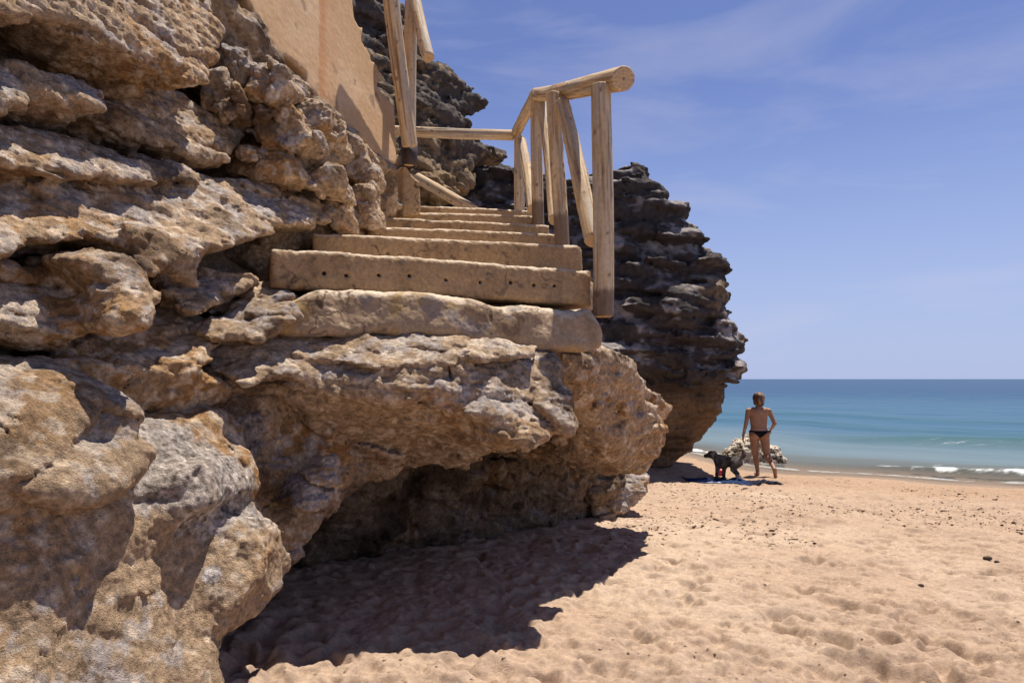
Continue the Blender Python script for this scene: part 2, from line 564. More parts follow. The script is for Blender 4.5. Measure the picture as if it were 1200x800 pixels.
def rock(name, lumps, mat, parent, preset, h, label=None, tagged=None, **kw):
    JOBS.append((name, lumps, mat, parent, preset, h, label, tagged, kw))


def run_jobs():
    with ThreadPoolExecutor(4) as ex:
        order = sorted(JOBS, key=lambda j: j[0] != 'rock_stack')
        futs = {id(j): ex.submit(rock_compute, *j[:6], **j[8]) for j in order}
        for j in JOBS:
            V, Fq, c = futs[id(j)].result()
            o = make_mesh(j[0], V, Fq, j[2], j[3], c)
            if j[6]: o['label'] = j[6]
            if j[7]: tag(o, *j[7])

# ------------------------------------------------------------------ materials


def new_mat(name):
    m = bpy.data.materials.new(name); m.use_nodes = True
    nt = m.node_tree
    b = nt.nodes['Principled BSDF']
    return m, nt, b


def N_(nt, t, **kw):
    n = nt.nodes.new(t)
    for k_, v in kw.items(): setattr(n, k_, v)
    return n


def attr_mat(name, rough=0.9, spec=0.2, scales=((70, .5), (260, .35)), bump=0.006, var=0.25, vor=None, grain=0.0):
    m, nt, b = new_mat(name)
    L = nt.links.new
    at = N_(nt, 'ShaderNodeAttribute', attribute_name='Col')
    tc = N_(nt, 'ShaderNodeTexCoord')
    b.inputs['Roughness'].default_value = rough
    b.inputs['Specular IOR Level'].default_value = spec
    hsum = None
    for sc, w in scales:
        n = N_(nt, 'ShaderNodeTexNoise'); n.inputs['Scale'].default_value = sc; n.inputs['Detail'].default_value = 4
        n.inputs['Roughness'].default_value = 0.72
        L(tc.outputs['Object'], n.inputs['Vector'])
        mm = N_(nt, 'ShaderNodeMath', operation='MULTIPLY'); mm.inputs[1].default_value = w
        L(n.outputs['Fac'], mm.inputs[0])
        if hsum is None: hsum = mm; first = n
        else:
            ad = N_(nt, 'ShaderNodeMath', operation='ADD'); L(hsum.outputs[0], ad.inputs[0]); L(mm.outputs[0], ad.inputs[1]); hsum = ad
    if vor:
        v = N_(nt, 'ShaderNodeTexVoronoi'); v.inputs['Scale'].default_value = vor
        L(tc.outputs['Object'], v.inputs['Vector'])
        mr = N_(nt, 'ShaderNodeMapRange'); mr.inputs['From Min'].default_value = 0.0; mr.inputs['From Max'].default_value = 0.35
        L(v.outputs['Distance'], mr.inputs['Value'])
        mm = N_(nt, 'ShaderNodeMath', operation='MULTIPLY'); mm.inputs[1].default_value = 0.25
        L(mr.outputs[0], mm.inputs[0])
        ad = N_(nt, 'ShaderNodeMath', operation='ADD'); L(hsum.outputs[0], ad.inputs[0]); L(mm.outputs[0], ad.inputs[1]); hsum = ad
    bp = N_(nt, 'ShaderNodeBump'); bp.inputs['Strength'].default_value = 1.0; bp.inputs['Distance'].default_value = bump
    L(hsum.outputs[0], bp.inputs['Height']); L(bp.outputs[0], b.inputs['Normal'])
    mr = N_(nt, 'ShaderNodeMapRange'); mr.inputs['From Min'].default_value = 0.3; mr.inputs['From Max'].default_value = 0.7
    mr.inputs['To Min'].default_value = 1 - var; mr.inputs['To Max'].default_value = 1 + var
    L(first.outputs['Fac'], mr.inputs['Value'])
    if grain:
        g2 = N_(nt, 'ShaderNodeMapRange'); g2.inputs['From Min'].default_value = 0.3; g2.inputs['From Max'].default_value = 0.7
        g2.inputs['To Min'].default_value = 1 - grain; g2.inputs['To Max'].default_value = 1 + grain
        L(n.outputs['Fac'], g2.inputs['Value'])
        gm = N_(nt, 'ShaderNodeMath', operation='MULTIPLY'); L(mr.outputs[0], gm.inputs[0]); L(g2.outputs[0], gm.inputs[1]); mr = gm
    mx = N_(nt, 'ShaderNodeVectorMath', operation='SCALE')
    L(at.outputs['Color'], mx.inputs[0]); L(mr.outputs[0], mx.inputs['Scale'])
    L(mx.outputs[0], b.inputs['Base Color'])
    return m


M_ROCK = attr_mat('sandstone', scales=((38, .6), (150, .6)), bump=0.020, var=0.42, vor=75, grain=0.28)
M_DARK = attr_mat('black_crusted_rock', scales=((9, .7), (40, .4)), bump=0.05, var=0.35)
M_CONC = attr_mat('weathered_concrete', scales=((60, .5), (220, .4)), bump=0.005, var=0.18)
M_PLAS = attr_mat('old_plaster', scales=((25, .5), (140, .3)), bump=0.004, var=0.10)
M_WOOD = attr_mat('debarked_pine', rough=0.7, spec=0.25, scales=((30, .4), (120, .3)), bump=0.002, var=0.14)
M_SKIN = attr_mat('skin', rough=0.5, spec=0.4, scales=((30, .2), (80, .1)), bump=0.001, var=0.06)
M_FUR = attr_mat('fur', rough=0.8, spec=0.2, scales=((60, .5), (180, .5)), bump=0.01, var=0.3)
M_CLOTH = attr_mat('cloth', rough=0.9, spec=0.1, scales=((90, .5), (300, .5)), bump=0.002, var=0.2)
M_HAIR = attr_mat('hair', rough=0.6, spec=0.35, scales=((70, .5), (200, .5)), bump=0.008, var=0.35)
M_SAND = attr_mat('sand', rough=0.95, spec=0.15, scales=((50, .5), (160, .45)), bump=0.014, var=0.20, grain=0.12)
M_WEED = attr_mat('dry_weed', rough=0.9, spec=0.1, scales=((90, .5), (300, .5)), bump=0.003, var=0.3)

# ------------------------------------------------------------------ LEFT CLIFF
Lp = Lump
cliff = empty('rock_cliff', 'tan layered sandstone cliff with deep dark crevices filling the left side beside the steps', 'cliff')
V1 = 0.020

# bulk behind everything
rock('base', [
    Lp([(-420, -420), (330, -420), (330, 60), (400, 150), (400, 262), (345, 345), (330, 470), (280, 540), (100, 560), (-420, 600)],
       [(0, 300, 3.85), (390, 240, 6.0), (100, -150, 5.4)], T=2.0, r=0.2)],
    M_ROCK, cliff, 'main', 0.045, sub=0, off=1, colk=dict(dark=0.15))
rock('ledge', [
    Lp([(-420, -420), (330, -420), (300, -40), (262, -5), (240, 12), (255, 42), (250, 62), (237, 92), (220, 97), (190, 86), (150, 62), (100, 42), (40, 27), (0, 14), (-420, -90)],
       [(0, 5, 2.62), (240, 70, 3.85), (120, -250, 3.9)], T=1.4, r=0.05)],
    M_ROCK, cliff, 'block', V1, off=11, colk=dict(grey=0.08))
rock('ledge', [
    Lp([(-420, -60), (0, 40), (60, 58), (110, 74), (150, 88), (190, 103), (212, 120), (250, 134), (282, 150), (284, 162), (272, 178), (262, 190), (238, 194), (180, 172), (110, 150), (0, 140), (-420, 30)],
       [(0, 120, 3.02), (280, 170, 4.5), (130, 78, 3.85)], T=0.9, r=0.05),
    Lp([(-420, -40), (0, 63), (30, 73), (60, 84), (95, 94), (113, 107), (118, 128), (108, 137), (70, 127), (35, 124), (0, 127), (-420, 40)],
       [(0, 120, 2.66), (115, 130, 3.10), (60, 80, 3.0)], T=0.6, r=0.05)],
    M_ROCK, cliff, 'block', V1, k=0.03, off=17, colk=dict(ochre=0.08, grey=0.05))
rock('ledge', [
    Lp([(-420, 40), (0, 146), (60, 158), (110, 164), (160, 178), (210, 193), (236, 204), (234, 213), (180, 216), (120, 213), (85, 214), (65, 207), (0, 195), (-420, 130)],
       [(0, 192, 2.58), (235, 210, 3.88), (100, 150, 3.38)], T=1.0, r=0.04),
    Lp([(-420, 150), (0, 202), (60, 214), (90, 211), (130, 209), (236, 206), (300, 208), (384, 221), (398, 228), (394, 266), (330, 266), (300, 277), (270, 296), (255, 304), (225, 296), (200, 302), (180, 323), (166, 320), (150, 300), (130, 285), (70, 288), (0, 296), (-420, 280)],
       [(0, 285, 2.52), (390, 255, 5.0), (150, 205, 3.55)], T=1.3, r=0.05),
    Lp([(135, 250), (165, 252), (178, 272), (178, 305), (177, 323), (162, 320), (140, 290)], None, T=0.6, r=0.07, d=2.98)],
    M_ROCK, cliff, 'main', V1, k=0.05, off=23, colk=dict(grey=0.06))
rock('ledge', [
    Lp([(70, 296), (110, 287), (150, 303), (175, 328), (182, 344), (175, 366), (160, 386), (148, 394), (130, 392), (118, 376), (114, 345), (100, 325)],
       [(130, 390, 2.55), (178, 360, 2.76), (120, 290, 2.78)], T=0.7, r=0.08),
    Lp([(-420, 290), (0, 306), (40, 328), (75, 333), (112, 345), (116, 395), (60, 400), (0, 390), (-420, 385)],
       [(0, 385, 2.5), (110, 390, 2.85), (50, 310, 2.85)], T=0.9, r=0.06)],
    M_ROCK, cliff, 'main', V1, k=0.05, off=31, colk=dict(grey=0.1))
rock('slab', [
    Lp([(60, 390), (150, 376), (170, 350), (186, 344), (215, 360), (250, 383), (256, 400), (238, 420), (212, 434), (180, 430), (150, 440), (60, 440)],
       [(120, 435, 2.98), (240, 420, 3.44), (190, 345, 3.84)], T=1.0, r=0.06),
    Lp([(120, 425), (215, 430), (268, 450), (258, 478), (222, 493), (172, 512), (140, 512), (60, 500), (60, 420)],
       [(140, 435, 3.02), (255, 450, 3.56), (180, 510, 3.42)], T=1.2, r=0.06),
    Lp([(168, 322), (230, 318), (266, 325), (262, 345), (240, 366), (215, 358), (185, 344)], [(180, 345, 3.5), (262, 345, 3.75), (220, 320, 3.8)], T=0.6, r=0.03),
    Lp([(262, 328), (300, 321), (304, 331), (270, 350), (250, 356)], [(260, 352, 3.75), (302, 332, 3.95), (280, 322, 3.95)], T=0.6, r=0.02),
    Lp([(290, 300), (320, 262), (400, 250), (400, 290), (330, 300), (300, 330)], [(300, 300, 4.9), (390, 280, 5.5), (330, 262, 4.95)], T=0.8, r=0.05)],
    M_ROCK, cliff, 'main', V1, k=0.04, off=37, colk=dict(grey=0.0, pale=0.05))
rock('boulder', [
    Lp([(-420, 400), (0, 413), (40, 418), (75, 430), (110, 448), (130, 465), (141, 482), (141, 508), (156, 520), (155, 545), (140, 575), (118, 592), (80, 602), (0, 600), (-420, 620)],
       [(0, 590, 2.1), (150, 560, 2.5), (50, 425, 2.6)], T=1.2, r=0.17)],
    M_ROCK, cliff, 'pillar', 0.017, off=43, colk=dict(pale=0.02, grey=0.12, ochre=-0.2, darker=0.3))
rock('boulder', [
    Lp([(-420, 600), (0, 604), (20, 628), (60, 627), (76, 645), (84, 672), (80, 700), (74, 722), (56, 775), (48, 790), (40, 1000), (-420, 1000)],
       [(0, 780, 2.05), (80, 700, 2.25), (20, 625, 2.44)], T=1.0, r=0.09)],
    M_ROCK, cliff, 'pillar', 0.017, off=47, colk=dict(dark=0.05, darker=0.3))
# pillar carrying the shelf
rock('pillar', [
    Lp([(-420, 550), (60, 505), (170, 490), (225, 470), (266, 490), (279, 540), (296, 590), (304, 612), (308, 632), (314, 645), (310, 680), (288, 712), (257, 733), (243, 750), (242, 775), (255, 800), (250, 1000), (-420, 1000)],
       [(100, 800, 2.28), (250, 760, 2.84), (200, 520, 3.10)], T=1.5, r=0.12),
    Lp([(175, 560), (235, 548), (250, 590), (215, 610), (180, 600)], None, T=0.6, r=0.06, d=2.88),
    Lp([(255, 625), (300, 618), (314, 645), (298, 682), (262, 715), (248, 690)], [(260, 700, 2.92), (315, 650, 3.14), (290, 615, 3.18)], T=0.6, r=0.07)],
    M_ROCK, cliff, 'pillar', 0.017, k=0.16, off=53, colk=dict(pale=0.0, ochre=-0.02, grey=-0.04, darker=0.22, patches=[(pt(205, 555, 3.06), .32, (.36, .31, .27)), (pt(285, 575, 3.2), .22, (.36, .31, .27)), (pt(150, 580, 2.95), .12, (.27, .24, .24)), (pt(250, 668, 2.95), .05, (.42, .38, .36))]))
rock('overhang', [
    Lp([(200, 470), (300, 448), (420, 465), (480, 495), (470, 552), (425, 560), (405, 580), (360, 625), (337, 655), (317, 678), (288, 712), (255, 720), (240, 600), (230, 520)],
       [(260, 640, 3.62), (410, 575, 4.35), (300, 465, 3.85)], T=0.9, r=0.12)],
    M_ROCK, cliff, 'shelf', V1, off=163, colk=dict(ochre=0.12, dark=0.06, patches=[(pt(285, 520, 3.75), .22, (.22, .19, .18))]))
rock('embedded_stone', [
    Lp([(396, 532), (408, 538), (404, 556), (388, 578), (370, 598), (357, 605), (349, 590), (356, 568), (376, 545)],
       [(355, 600, 3.66), (405, 545, 3.94), (375, 545, 3.84)], T=0.4, r=0.05)],
    M_ROCK, cliff, 'block', 0.015, off=61, colk=dict(grey=0.6), label='smooth grey oval stone wedged under the ledge')
# loose-looking blocks below the wall
bl = [
    ([(292, 68), (308, 64), (336, 82), (339, 97), (317, 121), (294, 113)], 4.45),
    ([(300, 125), (325, 118), (345, 123), (360, 150), (368, 162), (342, 176), (308, 168), (288, 145)], 4.5),
    ([(240, 85), (260, 83), (277, 105), (281, 130), (262, 138), (240, 125)], 4.35),
    ([(262, 55), (285, 62), (294, 90), (280, 102), (265, 90)], 4.5),
    ([(282, 165), (300, 174), (299, 186), (282, 184)], 4.42),
    ([(340, 112), (370, 113), (390, 130), (386, 152), (360, 152), (345, 135)], 4.85),
    ([(262, 178), (300, 168), (330, 178), (352, 195), (356, 209), (300, 204), (262, 194)], 4.5),
    ([(345, 195), (380, 190), (396, 200), (395, 219), (360, 212)], 4.8),
    ([(398, 222), (415, 213), (433, 213), (436, 235), (442, 262), (415, 264), (402, 255)], 5.6),
    ([(383, 222), (400, 222), (408, 250), (414, 270), (388, 270)], 5.2),
    ([(400, 150), (425, 165), (440, 200), (430, 215), (405, 210), (396, 180)], 5.9),
    ([(430, 185), (450, 195), (452, 245), (434, 255), (426, 225)], 6.8),
]
for i, (p, d) in enumerate(bl):
    rock('block', [Lp(p, None, T=0.45, r=0.028, d=d)], M_ROCK, cliff, 'chunk', 0.017, off=100 + i * 7, colk=dict(grey=[.25, .15, .1, .1, .0, .0, .0, .05, -.1, -.2, 0, 0][i], ochre=[0, 0, .05, 0, 0, .05, .15, .2, .1, .15, 0, 0][i]))
rock('base', [
    Lp([(225, -30), (300, 20), (330, 78), (350, 100), (380, 122), (412, 162), (440, 186), (458, 198), (462, 252), (400, 275), (380, 300), (300, 230), (240, 150)],
       [(260, 130, 4.95), (465, 235, 7.0), (330, 90, 5.3)], T=0.9, r=0.12)],
    M_ROCK, cliff, 'shelf', 0.028, off=67, colk=dict(dark=0.12))
rock('base', [Lp([(300, 316), (420, 318), (600, 322), (686, 335), (690, 425), (300, 425)], [(320, 400, 4.5), (690, 400, 5.1), (320, 300, 4.52)], T=4.0, r=0.08)],
    M_ROCK, cliff, 'shelf', 0.04, sub=0, off=68)

rock('ledge', [Lp([(338, 84), (362, 100), (392, 130), (412, 165), (404, 195), (350, 196), (350, 165), (340, 130)], [(340, 150, 4.78), (400, 180, 5.35), (370, 110, 5.2)], T=0.6, r=0.05)],
    M_ROCK, cliff, 'main', 0.02, off=69, colk=dict(ochre=0.05))
# shelf
rock('shelf', [
    Lp([(200, 440), (212, 412), (252, 380), (300, 372), (330, 385), (400, 388), (500, 393), (545, 397), (545, 440), (512, 460), (490, 472), (460, 475), (400, 468), (330, 457), (280, 460), (240, 455)],
       [(240, 450, 3.68), (530, 455, 3.82), (300, 375, 4.08)], T=1.9, r=0.15),
    Lp([(495, 412), (560, 400), (645, 409), (653, 440), (649, 468), (659, 486), (652, 505), (632, 521), (610, 529), (590, 521), (560, 492), (520, 482), (490, 465)],
       [(500, 450, 3.84), (650, 450, 4.25), (570, 405, 4.26)], T=2.2, r=0.13),
    Lp([(320, 452), (460, 470), (560, 480), (612, 525), (562, 532), (548, 545), (500, 546), (465, 553), (430, 555), (410, 545), (370, 500)],
       [(380, 470, 3.95), (580, 500, 4.4), (480, 550, 4.75)], T=2.4, r=0.09),
    Lp([(222, 392), (258, 360), (296, 336), (318, 331), (345, 340), (352, 378), (310, 402), (250, 405)],
       [(250, 395, 3.52), (330, 385, 3.68), (310, 335, 4.12)], T=0.8, r=0.06)],
    M_ROCK, cliff, 'shelf', V1, k=0.05, off=71, colk=dict(pale=0.10), label='projecting ledge under the lowest step')
rock('ledge', [
    Lp([(222, 402), (262, 370), (300, 383), (400, 390), (500, 394), (600, 402), (632, 408), (628, 421), (600, 420), (545, 421), (505, 428), (440, 434), (400, 428), (345, 442), (285, 450), (240, 436)],
       [(280, 446, 3.50), (640, 424, 4.10), (450, 392, 4.16)], T=0.55, r=0.045)],
    M_ROCK, cliff, 'pillar', V1, off=173, colk=dict(pale=0.38, ochre=-0.15, dark=-0.25), label='pale sunlit sloping lip just below the lowest step')  # extra-pale colour imitates sunlight on this lip
rock('overhang', [
    Lp([(648, 413), (690, 409), (706, 405), (735, 425), (750, 445), (757, 465), (768, 470), (772, 500), (765, 525), (755, 545), (745, 553), (720, 546), (700, 540), (690, 500), (660, 480)],
       [(655, 440, 4.6), (765, 470, 5.9), (735, 550, 6.0)], T=2.2, r=0.12),
    Lp([(745, 452), (772, 458), (778, 475), (774, 502), (764, 528), (752, 540), (745, 500)],
       [(750, 470, 6.3), (776, 470, 6.5), (755, 530, 7.0)], T=1.0, r=0.08)],
    M_ROCK, cliff, 'shelf', 0.024, k=0.08, off=79, colk=dict(ochre=0.16, pale=0.06))
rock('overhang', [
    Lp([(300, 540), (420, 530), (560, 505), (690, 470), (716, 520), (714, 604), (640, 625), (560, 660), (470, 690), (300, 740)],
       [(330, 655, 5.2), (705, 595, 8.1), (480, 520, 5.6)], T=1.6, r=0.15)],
    M_ROCK, cliff, 'cave', 0.035, off=83, colk=dict(dark=0.2, ochre=0.08, darker=1.0))  # base colour lowered here to deepen the shade of the cave
rock('boulder', [
    Lp([(700, 535), (720, 541), (738, 552), (756, 560), (760, 571), (754, 583), (735, 597), (718, 606), (690, 610), (690, 560)],
       [(705, 605, 8.0), (755, 575, 8.2), (725, 545, 8.3)], T=0.8, r=0.08)],
    M_ROCK, cliff, 'shelf', 0.026, off=89, colk=dict(grey=0.25), label='grey pointed tip low under the overhang')

# ------------------------------------------------------------------ DARK STACK and UPPER CLIFF
rock('rock_stack', [
    Lp([(470, 238), (537, 199), (562, 190), (587, 190), (600, 198), (640, 206), (668, 212), (700, 204), (718, 201), (733, 196), (733, 188), (742, 186), (759, 191), (760, 201), (767, 213), (776, 231), (771, 239), (803, 236), (805, 263), (815, 265), (815, 282), (820, 298), (832, 301), (837, 317), (851, 323), (853, 340), (842, 351), (853, 370), (864, 397), (871, 415), (867, 430), (700, 440), (470, 440)],
       [(760, 430, 12.5), (560, 430, 12.6), (700, 200, 13.6)], T=3.5, r=0.22),
    Lp([(785, 340), (832, 338), (850, 345), (864, 397), (871, 415), (860, 442), (856, 455), (800, 450)],
       [(790, 440, 12.2), (865, 420, 13.0), (830, 310, 13.0)], T=2.0, r=0.2),
    Lp([(520, 400), (868, 425), (860, 443), (856, 455), (846, 456), (845, 467), (840, 473), (840, 488), (835, 502), (822, 515), (805, 527), (790, 540), (780, 550), (760, 580), (520, 590)],
       [(770, 430, 12.7), (845, 470, 13.5), (770, 548, 14.2)], T=3.0, r=0.25),
], M_DARK, None, 'dark', 0.075, k=0.15, off=137, tagged=('dark jagged rock stack with an undercut base standing on the sand behind the handrail', 'rock stack'))
# the bluff above the landing
rock('rock_bluff', [
    Lp([(330, -260), (430, -160), (455, 5), (478, 20), (503, 73), (527, 93), (535, 105), (557, 119), (554, 133), (566, 142), (560, 155), (520, 165), (430, 170), (360, 100)],
       [(440, 150, 9.9), (560, 150, 11.8), (480, 20, 11.6)], T=3.0, r=0.25),
    Lp([(400, 120), (540, 150), (566, 165), (577, 174), (579, 183), (560, 192), (545, 203), (545, 275), (420, 300)],
       [(440, 200, 9.7), (570, 180, 12.0), (500, 150, 11.0)], T=3.0, r=0.2),
], M_DARK, None, 'far', 0.07, k=0.1, off=141, tagged=('brown and black rock bluff rising behind the left post above the landing', 'bluff'))

# ------------------------------------------------------------------ RETAINING WALL, PLINTH
rock('retaining_wall', [
    Lp(ragged([(230, -300), (390, -300), (409, 0), (426, 31), (426, 56), (443, 81), (443, 103), (462, 125), (465, 194), (455, 187), (436, 178), (420, 159), (405, 147), (386, 125), (374, 116), (358, 94), (342, 75), (321, 62), (305, 31), (288, 0)], 2.6, keep=lambda p: p[0] > 455 or p[1] < -5),
       [(300, 30, 5.15), (464, 190, 7.0), (300, -150, 5.50)], T=0.35, r=0.012)],
    M_PLAS, None, 'plaster', 0.025, off=151, tagged=('tan plastered retaining wall with a rusty streak sloping down above the cliff', 'wall'))
rock('concrete_plinth', [
    Lp([(471, 195), (476, 196), (482, 206), (492, 215), (493, 252), (470, 254)], [(471, 252, 7.25), (492, 252, 7.35), (480, 200, 7.3)], T=0.35, r=0.02)],
    M_CONC, None, 'conc', 0.02, off=157, tagged=('short tapered concrete plinth at the left end of the top steps', 'plinth'))

# ------------------------------------------------------------------ STAIRCASE
stairs = empty('staircase', 'worn tan concrete staircase climbing from the rock ledge to the landing', 'staircase')
rock('step', [Lp([(296, 388), (300, 374), (330, 358), (380, 342), (465, 343), (540, 352), (607, 359), (666, 363), (688, 362), (696, 372), (702, 397), (700, 412), (649, 411), (578, 402), (493, 394), (380, 394)],
                 [(300, 388, 3.80), (697, 408, 4.62), (500, 343, 4.25)], T=0.7, r=0.06)],
     M_CONC, stairs, 'wornconc', 0.017, off=161, label='lumpy eroded lowest step')
holes = [(380, 320), (406, 323), (444, 322.6), (480, 323), (523, 328), (563, 330.5), (599, 331.4), (626, 334), (650, 335)]
STEPS = [
    ([(318, 292), (380, 295), (500, 303), (600, 311), (692, 318), (692, 359), (600, 352), (500, 346), (380, 341), (318, 336)], (318, 4.05), (692, 4.85), 1.1),
    ([(366, 274), (450, 277), (600, 284), (676, 288), (682, 292), (683, 330), (366, 310)], (366, 5.05), (683, 5.5), 1.2),
    ([(404, 264.5), (500, 268), (600, 272), (660, 275), (660, 310), (404, 295)], (404, 5.85), (660, 6.25), 1.2),
    ([(430, 254.5), (540, 259), (644, 264.5), (644, 295), (430, 285)], (430, 6.65), (644, 7.0), 1.2),
    ([(455, 248.5), (560, 251), (633, 253.5), (633, 285), (455, 275)], (455, 7.35), (633, 7.75), 1.2),
    ([(484, 241), (560, 244), (623, 247), (623, 275), (484, 270)], (484, 8.1), (623, 8.5), 1.6),
]
for i, (poly, l, r_, T) in enumerate(STEPS):
    an = [(l[0], 330, l[1]), (r_[0], 330, r_[1]), (l[0], 240, l[1])]
    Lmp = Lp(poly, an, T=T, r=0.034)
    carve = None
    if i == 0:
        hp = []
        for (hx, hy) in holes:
            dv = np.array([(hx - CX) / F, 1, (HY - hy) / F]); dd = (Lmp.k - Lmp.n[2] * EYE) / (Lmp.n @ dv)
            hp.append(dv * dd + np.array([0, 0, EYE]))
        def carve(P, v, hp=hp, n=Lmp.n):
            for q in hp:
                w = (P - q.astype(np.float32))
                t = w @ n.astype(np.float32)
                rad = np.linalg.norm(w - t[:, None] * n.astype(np.float32), axis=1) - 0.014
                v = np.maximum(v, -np.maximum(rad, -t - 0.12))
            return v
    rock('step', [Lmp], M_CONC, stairs, 'conc', 0.0085 if i == 0 else 0.02, sub=0 if i == 0 else 1, off=170 + i * 9, carve=carve,
         label='step with a row of small drilled holes in its riser' if i == 0 else None)

# ------------------------------------------------------------------ TIMBER


def log(name, a, b, r0, r1, parent, seed, knots=9, label=None, stain=0):
    a = np.array(a, float); b = np.array(b, float)
    Ln = np.linalg.norm(b - a)
    rg = np.random.default_rng(seed)
    nl = max(24, int(Ln / 0.018)); na = 40
    z = np.concatenate([[0, 0.004], np.linspace(0.012, Ln - 0.012, nl), [Ln - 0.004, Ln]])
    rr = r0 + (r1 - r0) * z / Ln
    rr[0] -= 0.012; rr[1] -= 0.003; rr[-2] -= 0.003; rr[-1] -= 0.012
    th = np.linspace(0, 2 * math.pi, na, endpoint=False)
    T_, Z_ = np.meshgrid(th, z, indexing='xy')
    R_ = rr[:, None] * np.ones(na)
    X = np.cos(T_); Y = np.sin(T_)
    Pn = np.stack([X.ravel() * 0.6, Y.ravel() * 0.6, Z_.ravel() * 1.1], 1)
    R_ = R_ + (0.05 * r0 * fbm(Pn, 2.0, 2, off=seed)).reshape(R_.shape)
    # faint tool flats running along the log
    R_ += 0.0012 * np.cos(9 * T_ + 2 * np.sin(Z_ * 2 + seed))
    colr = np.repeat(C(.55, .385, .215)[None], R_.size, 0)
    st = fbm(np.stack([X.ravel() * 2.2, Y.ravel() * 2.2, Z_.ravel() * 0.7], 1), 3.0, 4, off=seed * 1.7)
    colr = mix(colr, C(0.578, 0.437, 0.283), sstep(0.0, 0.4, st))
    colr = mix(colr, C(0.306, 0.181, 0.088), 0.9 * sstep(0.05, 0.4, -st))
    colr = mix(colr, C(0.357, 0.305, 0.252), 0.75 * sstep(0.0, 0.35, fbm(np.stack([X.ravel(), Y.ravel(), Z_.ravel()], 1), 2.0, 3, off=seed + 8)))
    colr = mix(colr, C(.25, .15, .075), 0.35 * sstep(0.2, 0.45, fbm(np.stack([X.ravel() * 1.5, Y.ravel() * 1.5, Z_.ravel() * 2.5], 1), 2.4, 4, off=seed + 28)))
    kd = np.full(R_.shape, 9.0)
    for _ in range(int(knots * 2.2)):
        kz, kt = rg.uniform(0.05, Ln), rg.uniform(0, 2 * math.pi)
        s_ = rg.uniform(0.006, 0.016)
        dz = (Z_ - kz) / (s_ * 1.4); dt = (np.angle(np.exp(1j * (T_ - kt)))) * r0 / s_
        dd = np.hypot(dz, dt)
        kd = np.minimum(kd, dd)
        R_ += 0.006 * np.exp(-(dd / 1.6) ** 2) - 0.003 * np.exp(-(dd / 0.7) ** 2)
    kk = sstep(1.3, 0.5, kd).ravel()
    colr = mix(colr, C(.13, .065, .03), 0.85 * kk)
    # drying cracks
    for _ in range(4):
        kt = rg.uniform(0, 2 * math.pi); z0 = rg.uniform(0, Ln * .5); z1 = z0 + rg.uniform(.3, .6) * Ln
        w = np.exp(-((np.angle(np.exp(1j * (T_ - kt - 0.15 * np.sin(Z_ * 3)))) / 0.075) ** 2)) * sstep(z0, z0 + .1, Z_) * sstep(z1, z1 - .1, Z_)
        R_ -= 0.007 * w
        colr = mix(colr, C(.13, .07, .03), 0.8 * w.ravel())
    wx = 0.012 * np.sin(Z_ * 1.7 + seed); wy = 0.012 * np.cos(Z_ * 1.3 + seed * 2)
    wx = wx - wx[0, 0]; wy = wy - wy[0, 0]
    if stain:
        colr = mix(colr, C(.12, .07, .045), 0.8 * sstep(stain, stain * .8, Z_.ravel() + .02 * st))
    V = np.stack([(X * R_ + wx).ravel(), (Y * R_ + wy).ravel(), Z_.ravel()], 1)
    nz = len(z)
    i, j = np.meshgrid(np.arange(nz - 1), np.arange(na), indexing='ij')
    j2 = (j + 1) % na
    Fq = np.stack([i * na + j, i * na + j2, (i + 1) * na + j2, (i + 1) * na + j], -1).reshape(-1, 4)
    # end grain rings
    caps = []; cc = []
    Vl = [V]; Fl = [Fq]; base = len(V); cl = [colr]
    for e in (0, 1):
        ring0 = np.arange(na) + (0 if e == 0 else (nz - 1) * na)
        rim = V[ring0]; cen = rim.mean(0)
        prev = ring0
        for q in np.linspace(0.88, 0.03, 12):
            nv = cen + (rim - cen) * q
            nv[:, 2] += (0.002 * np.sin(q * 60)) * (1 if e else -1)
            Vl.append(nv)
            cw = C(.55, .36, .19) * (0.85 + 0.13 * math.sin(q * 47)) * (1 if q > 0.15 else 0.45)
            cl.append(np.repeat(cw[None], na, 0) * (1 + 0.25 * np.sin(th * 5 + seed) ** 8)[:, None])
            cur = base + np.arange(na); base += na
            q4 = np.stack([prev, np.roll(prev, -1), np.roll(cur, -1), cur], 1)
            Fl.append(q4[:, ::-1] if e == 0 else q4)
            prev = cur
    V = np.concatenate(Vl); Fq = np.concatenate(Fl); colr = np.concatenate(cl)
    ax = (b - a) / Ln
    q = Vector((0, 0, 1)).rotation_difference(Vector(ax))
    o = make_mesh(name, V, Fq, M_WOOD, parent, colr)
    o.rotation_mode = 'QUATERNION'; o.rotation_quaternion = q; o.location = Vector(a)
    if label: o['label'] = label
    return o


rr_ = empty('timber_railing', 'round log railing with slanting braces along the seaward side of the stairs', 'railing')
R0 = 0.066
log('post', pt(707, 371, 4.80), pt(707, 100, 4.80), 0.074, 0.070, rr_, 1, label='thick end post of the railing', stain=0.21)
log('post', pt(659, 292, 6.10), pt(651, 108, 6.10), 0.066, 0.062, rr_, 2, stain=0.34)
log('post', pt(631, 268, 7.70), pt(629.5, 115, 7.70), 0.068, 0.064, rr_, 3, stain=0.34)
log('post', pt(609, 252, 9.10), pt(608, 160, 9.10), 0.068, 0.064, rr_, 4)
log('brace', pt(696, 282, 4.98), pt(656, 118, 6.05), 0.070, 0.062, rr_, 5, knots=14)
log('brace', pt(651, 258, 6.35), pt(635, 122, 7.62), 0.066, 0.060, rr_, 6)
log('brace', pt(624, 246, 7.95), pt(612, 166, 9.0), 0.066, 0.060, rr_, 7)
log('handrail', pt(731, 92.5, 4.62), pt(627, 110, 7.80), 0.080, 0.072, rr_, 8, knots=12)
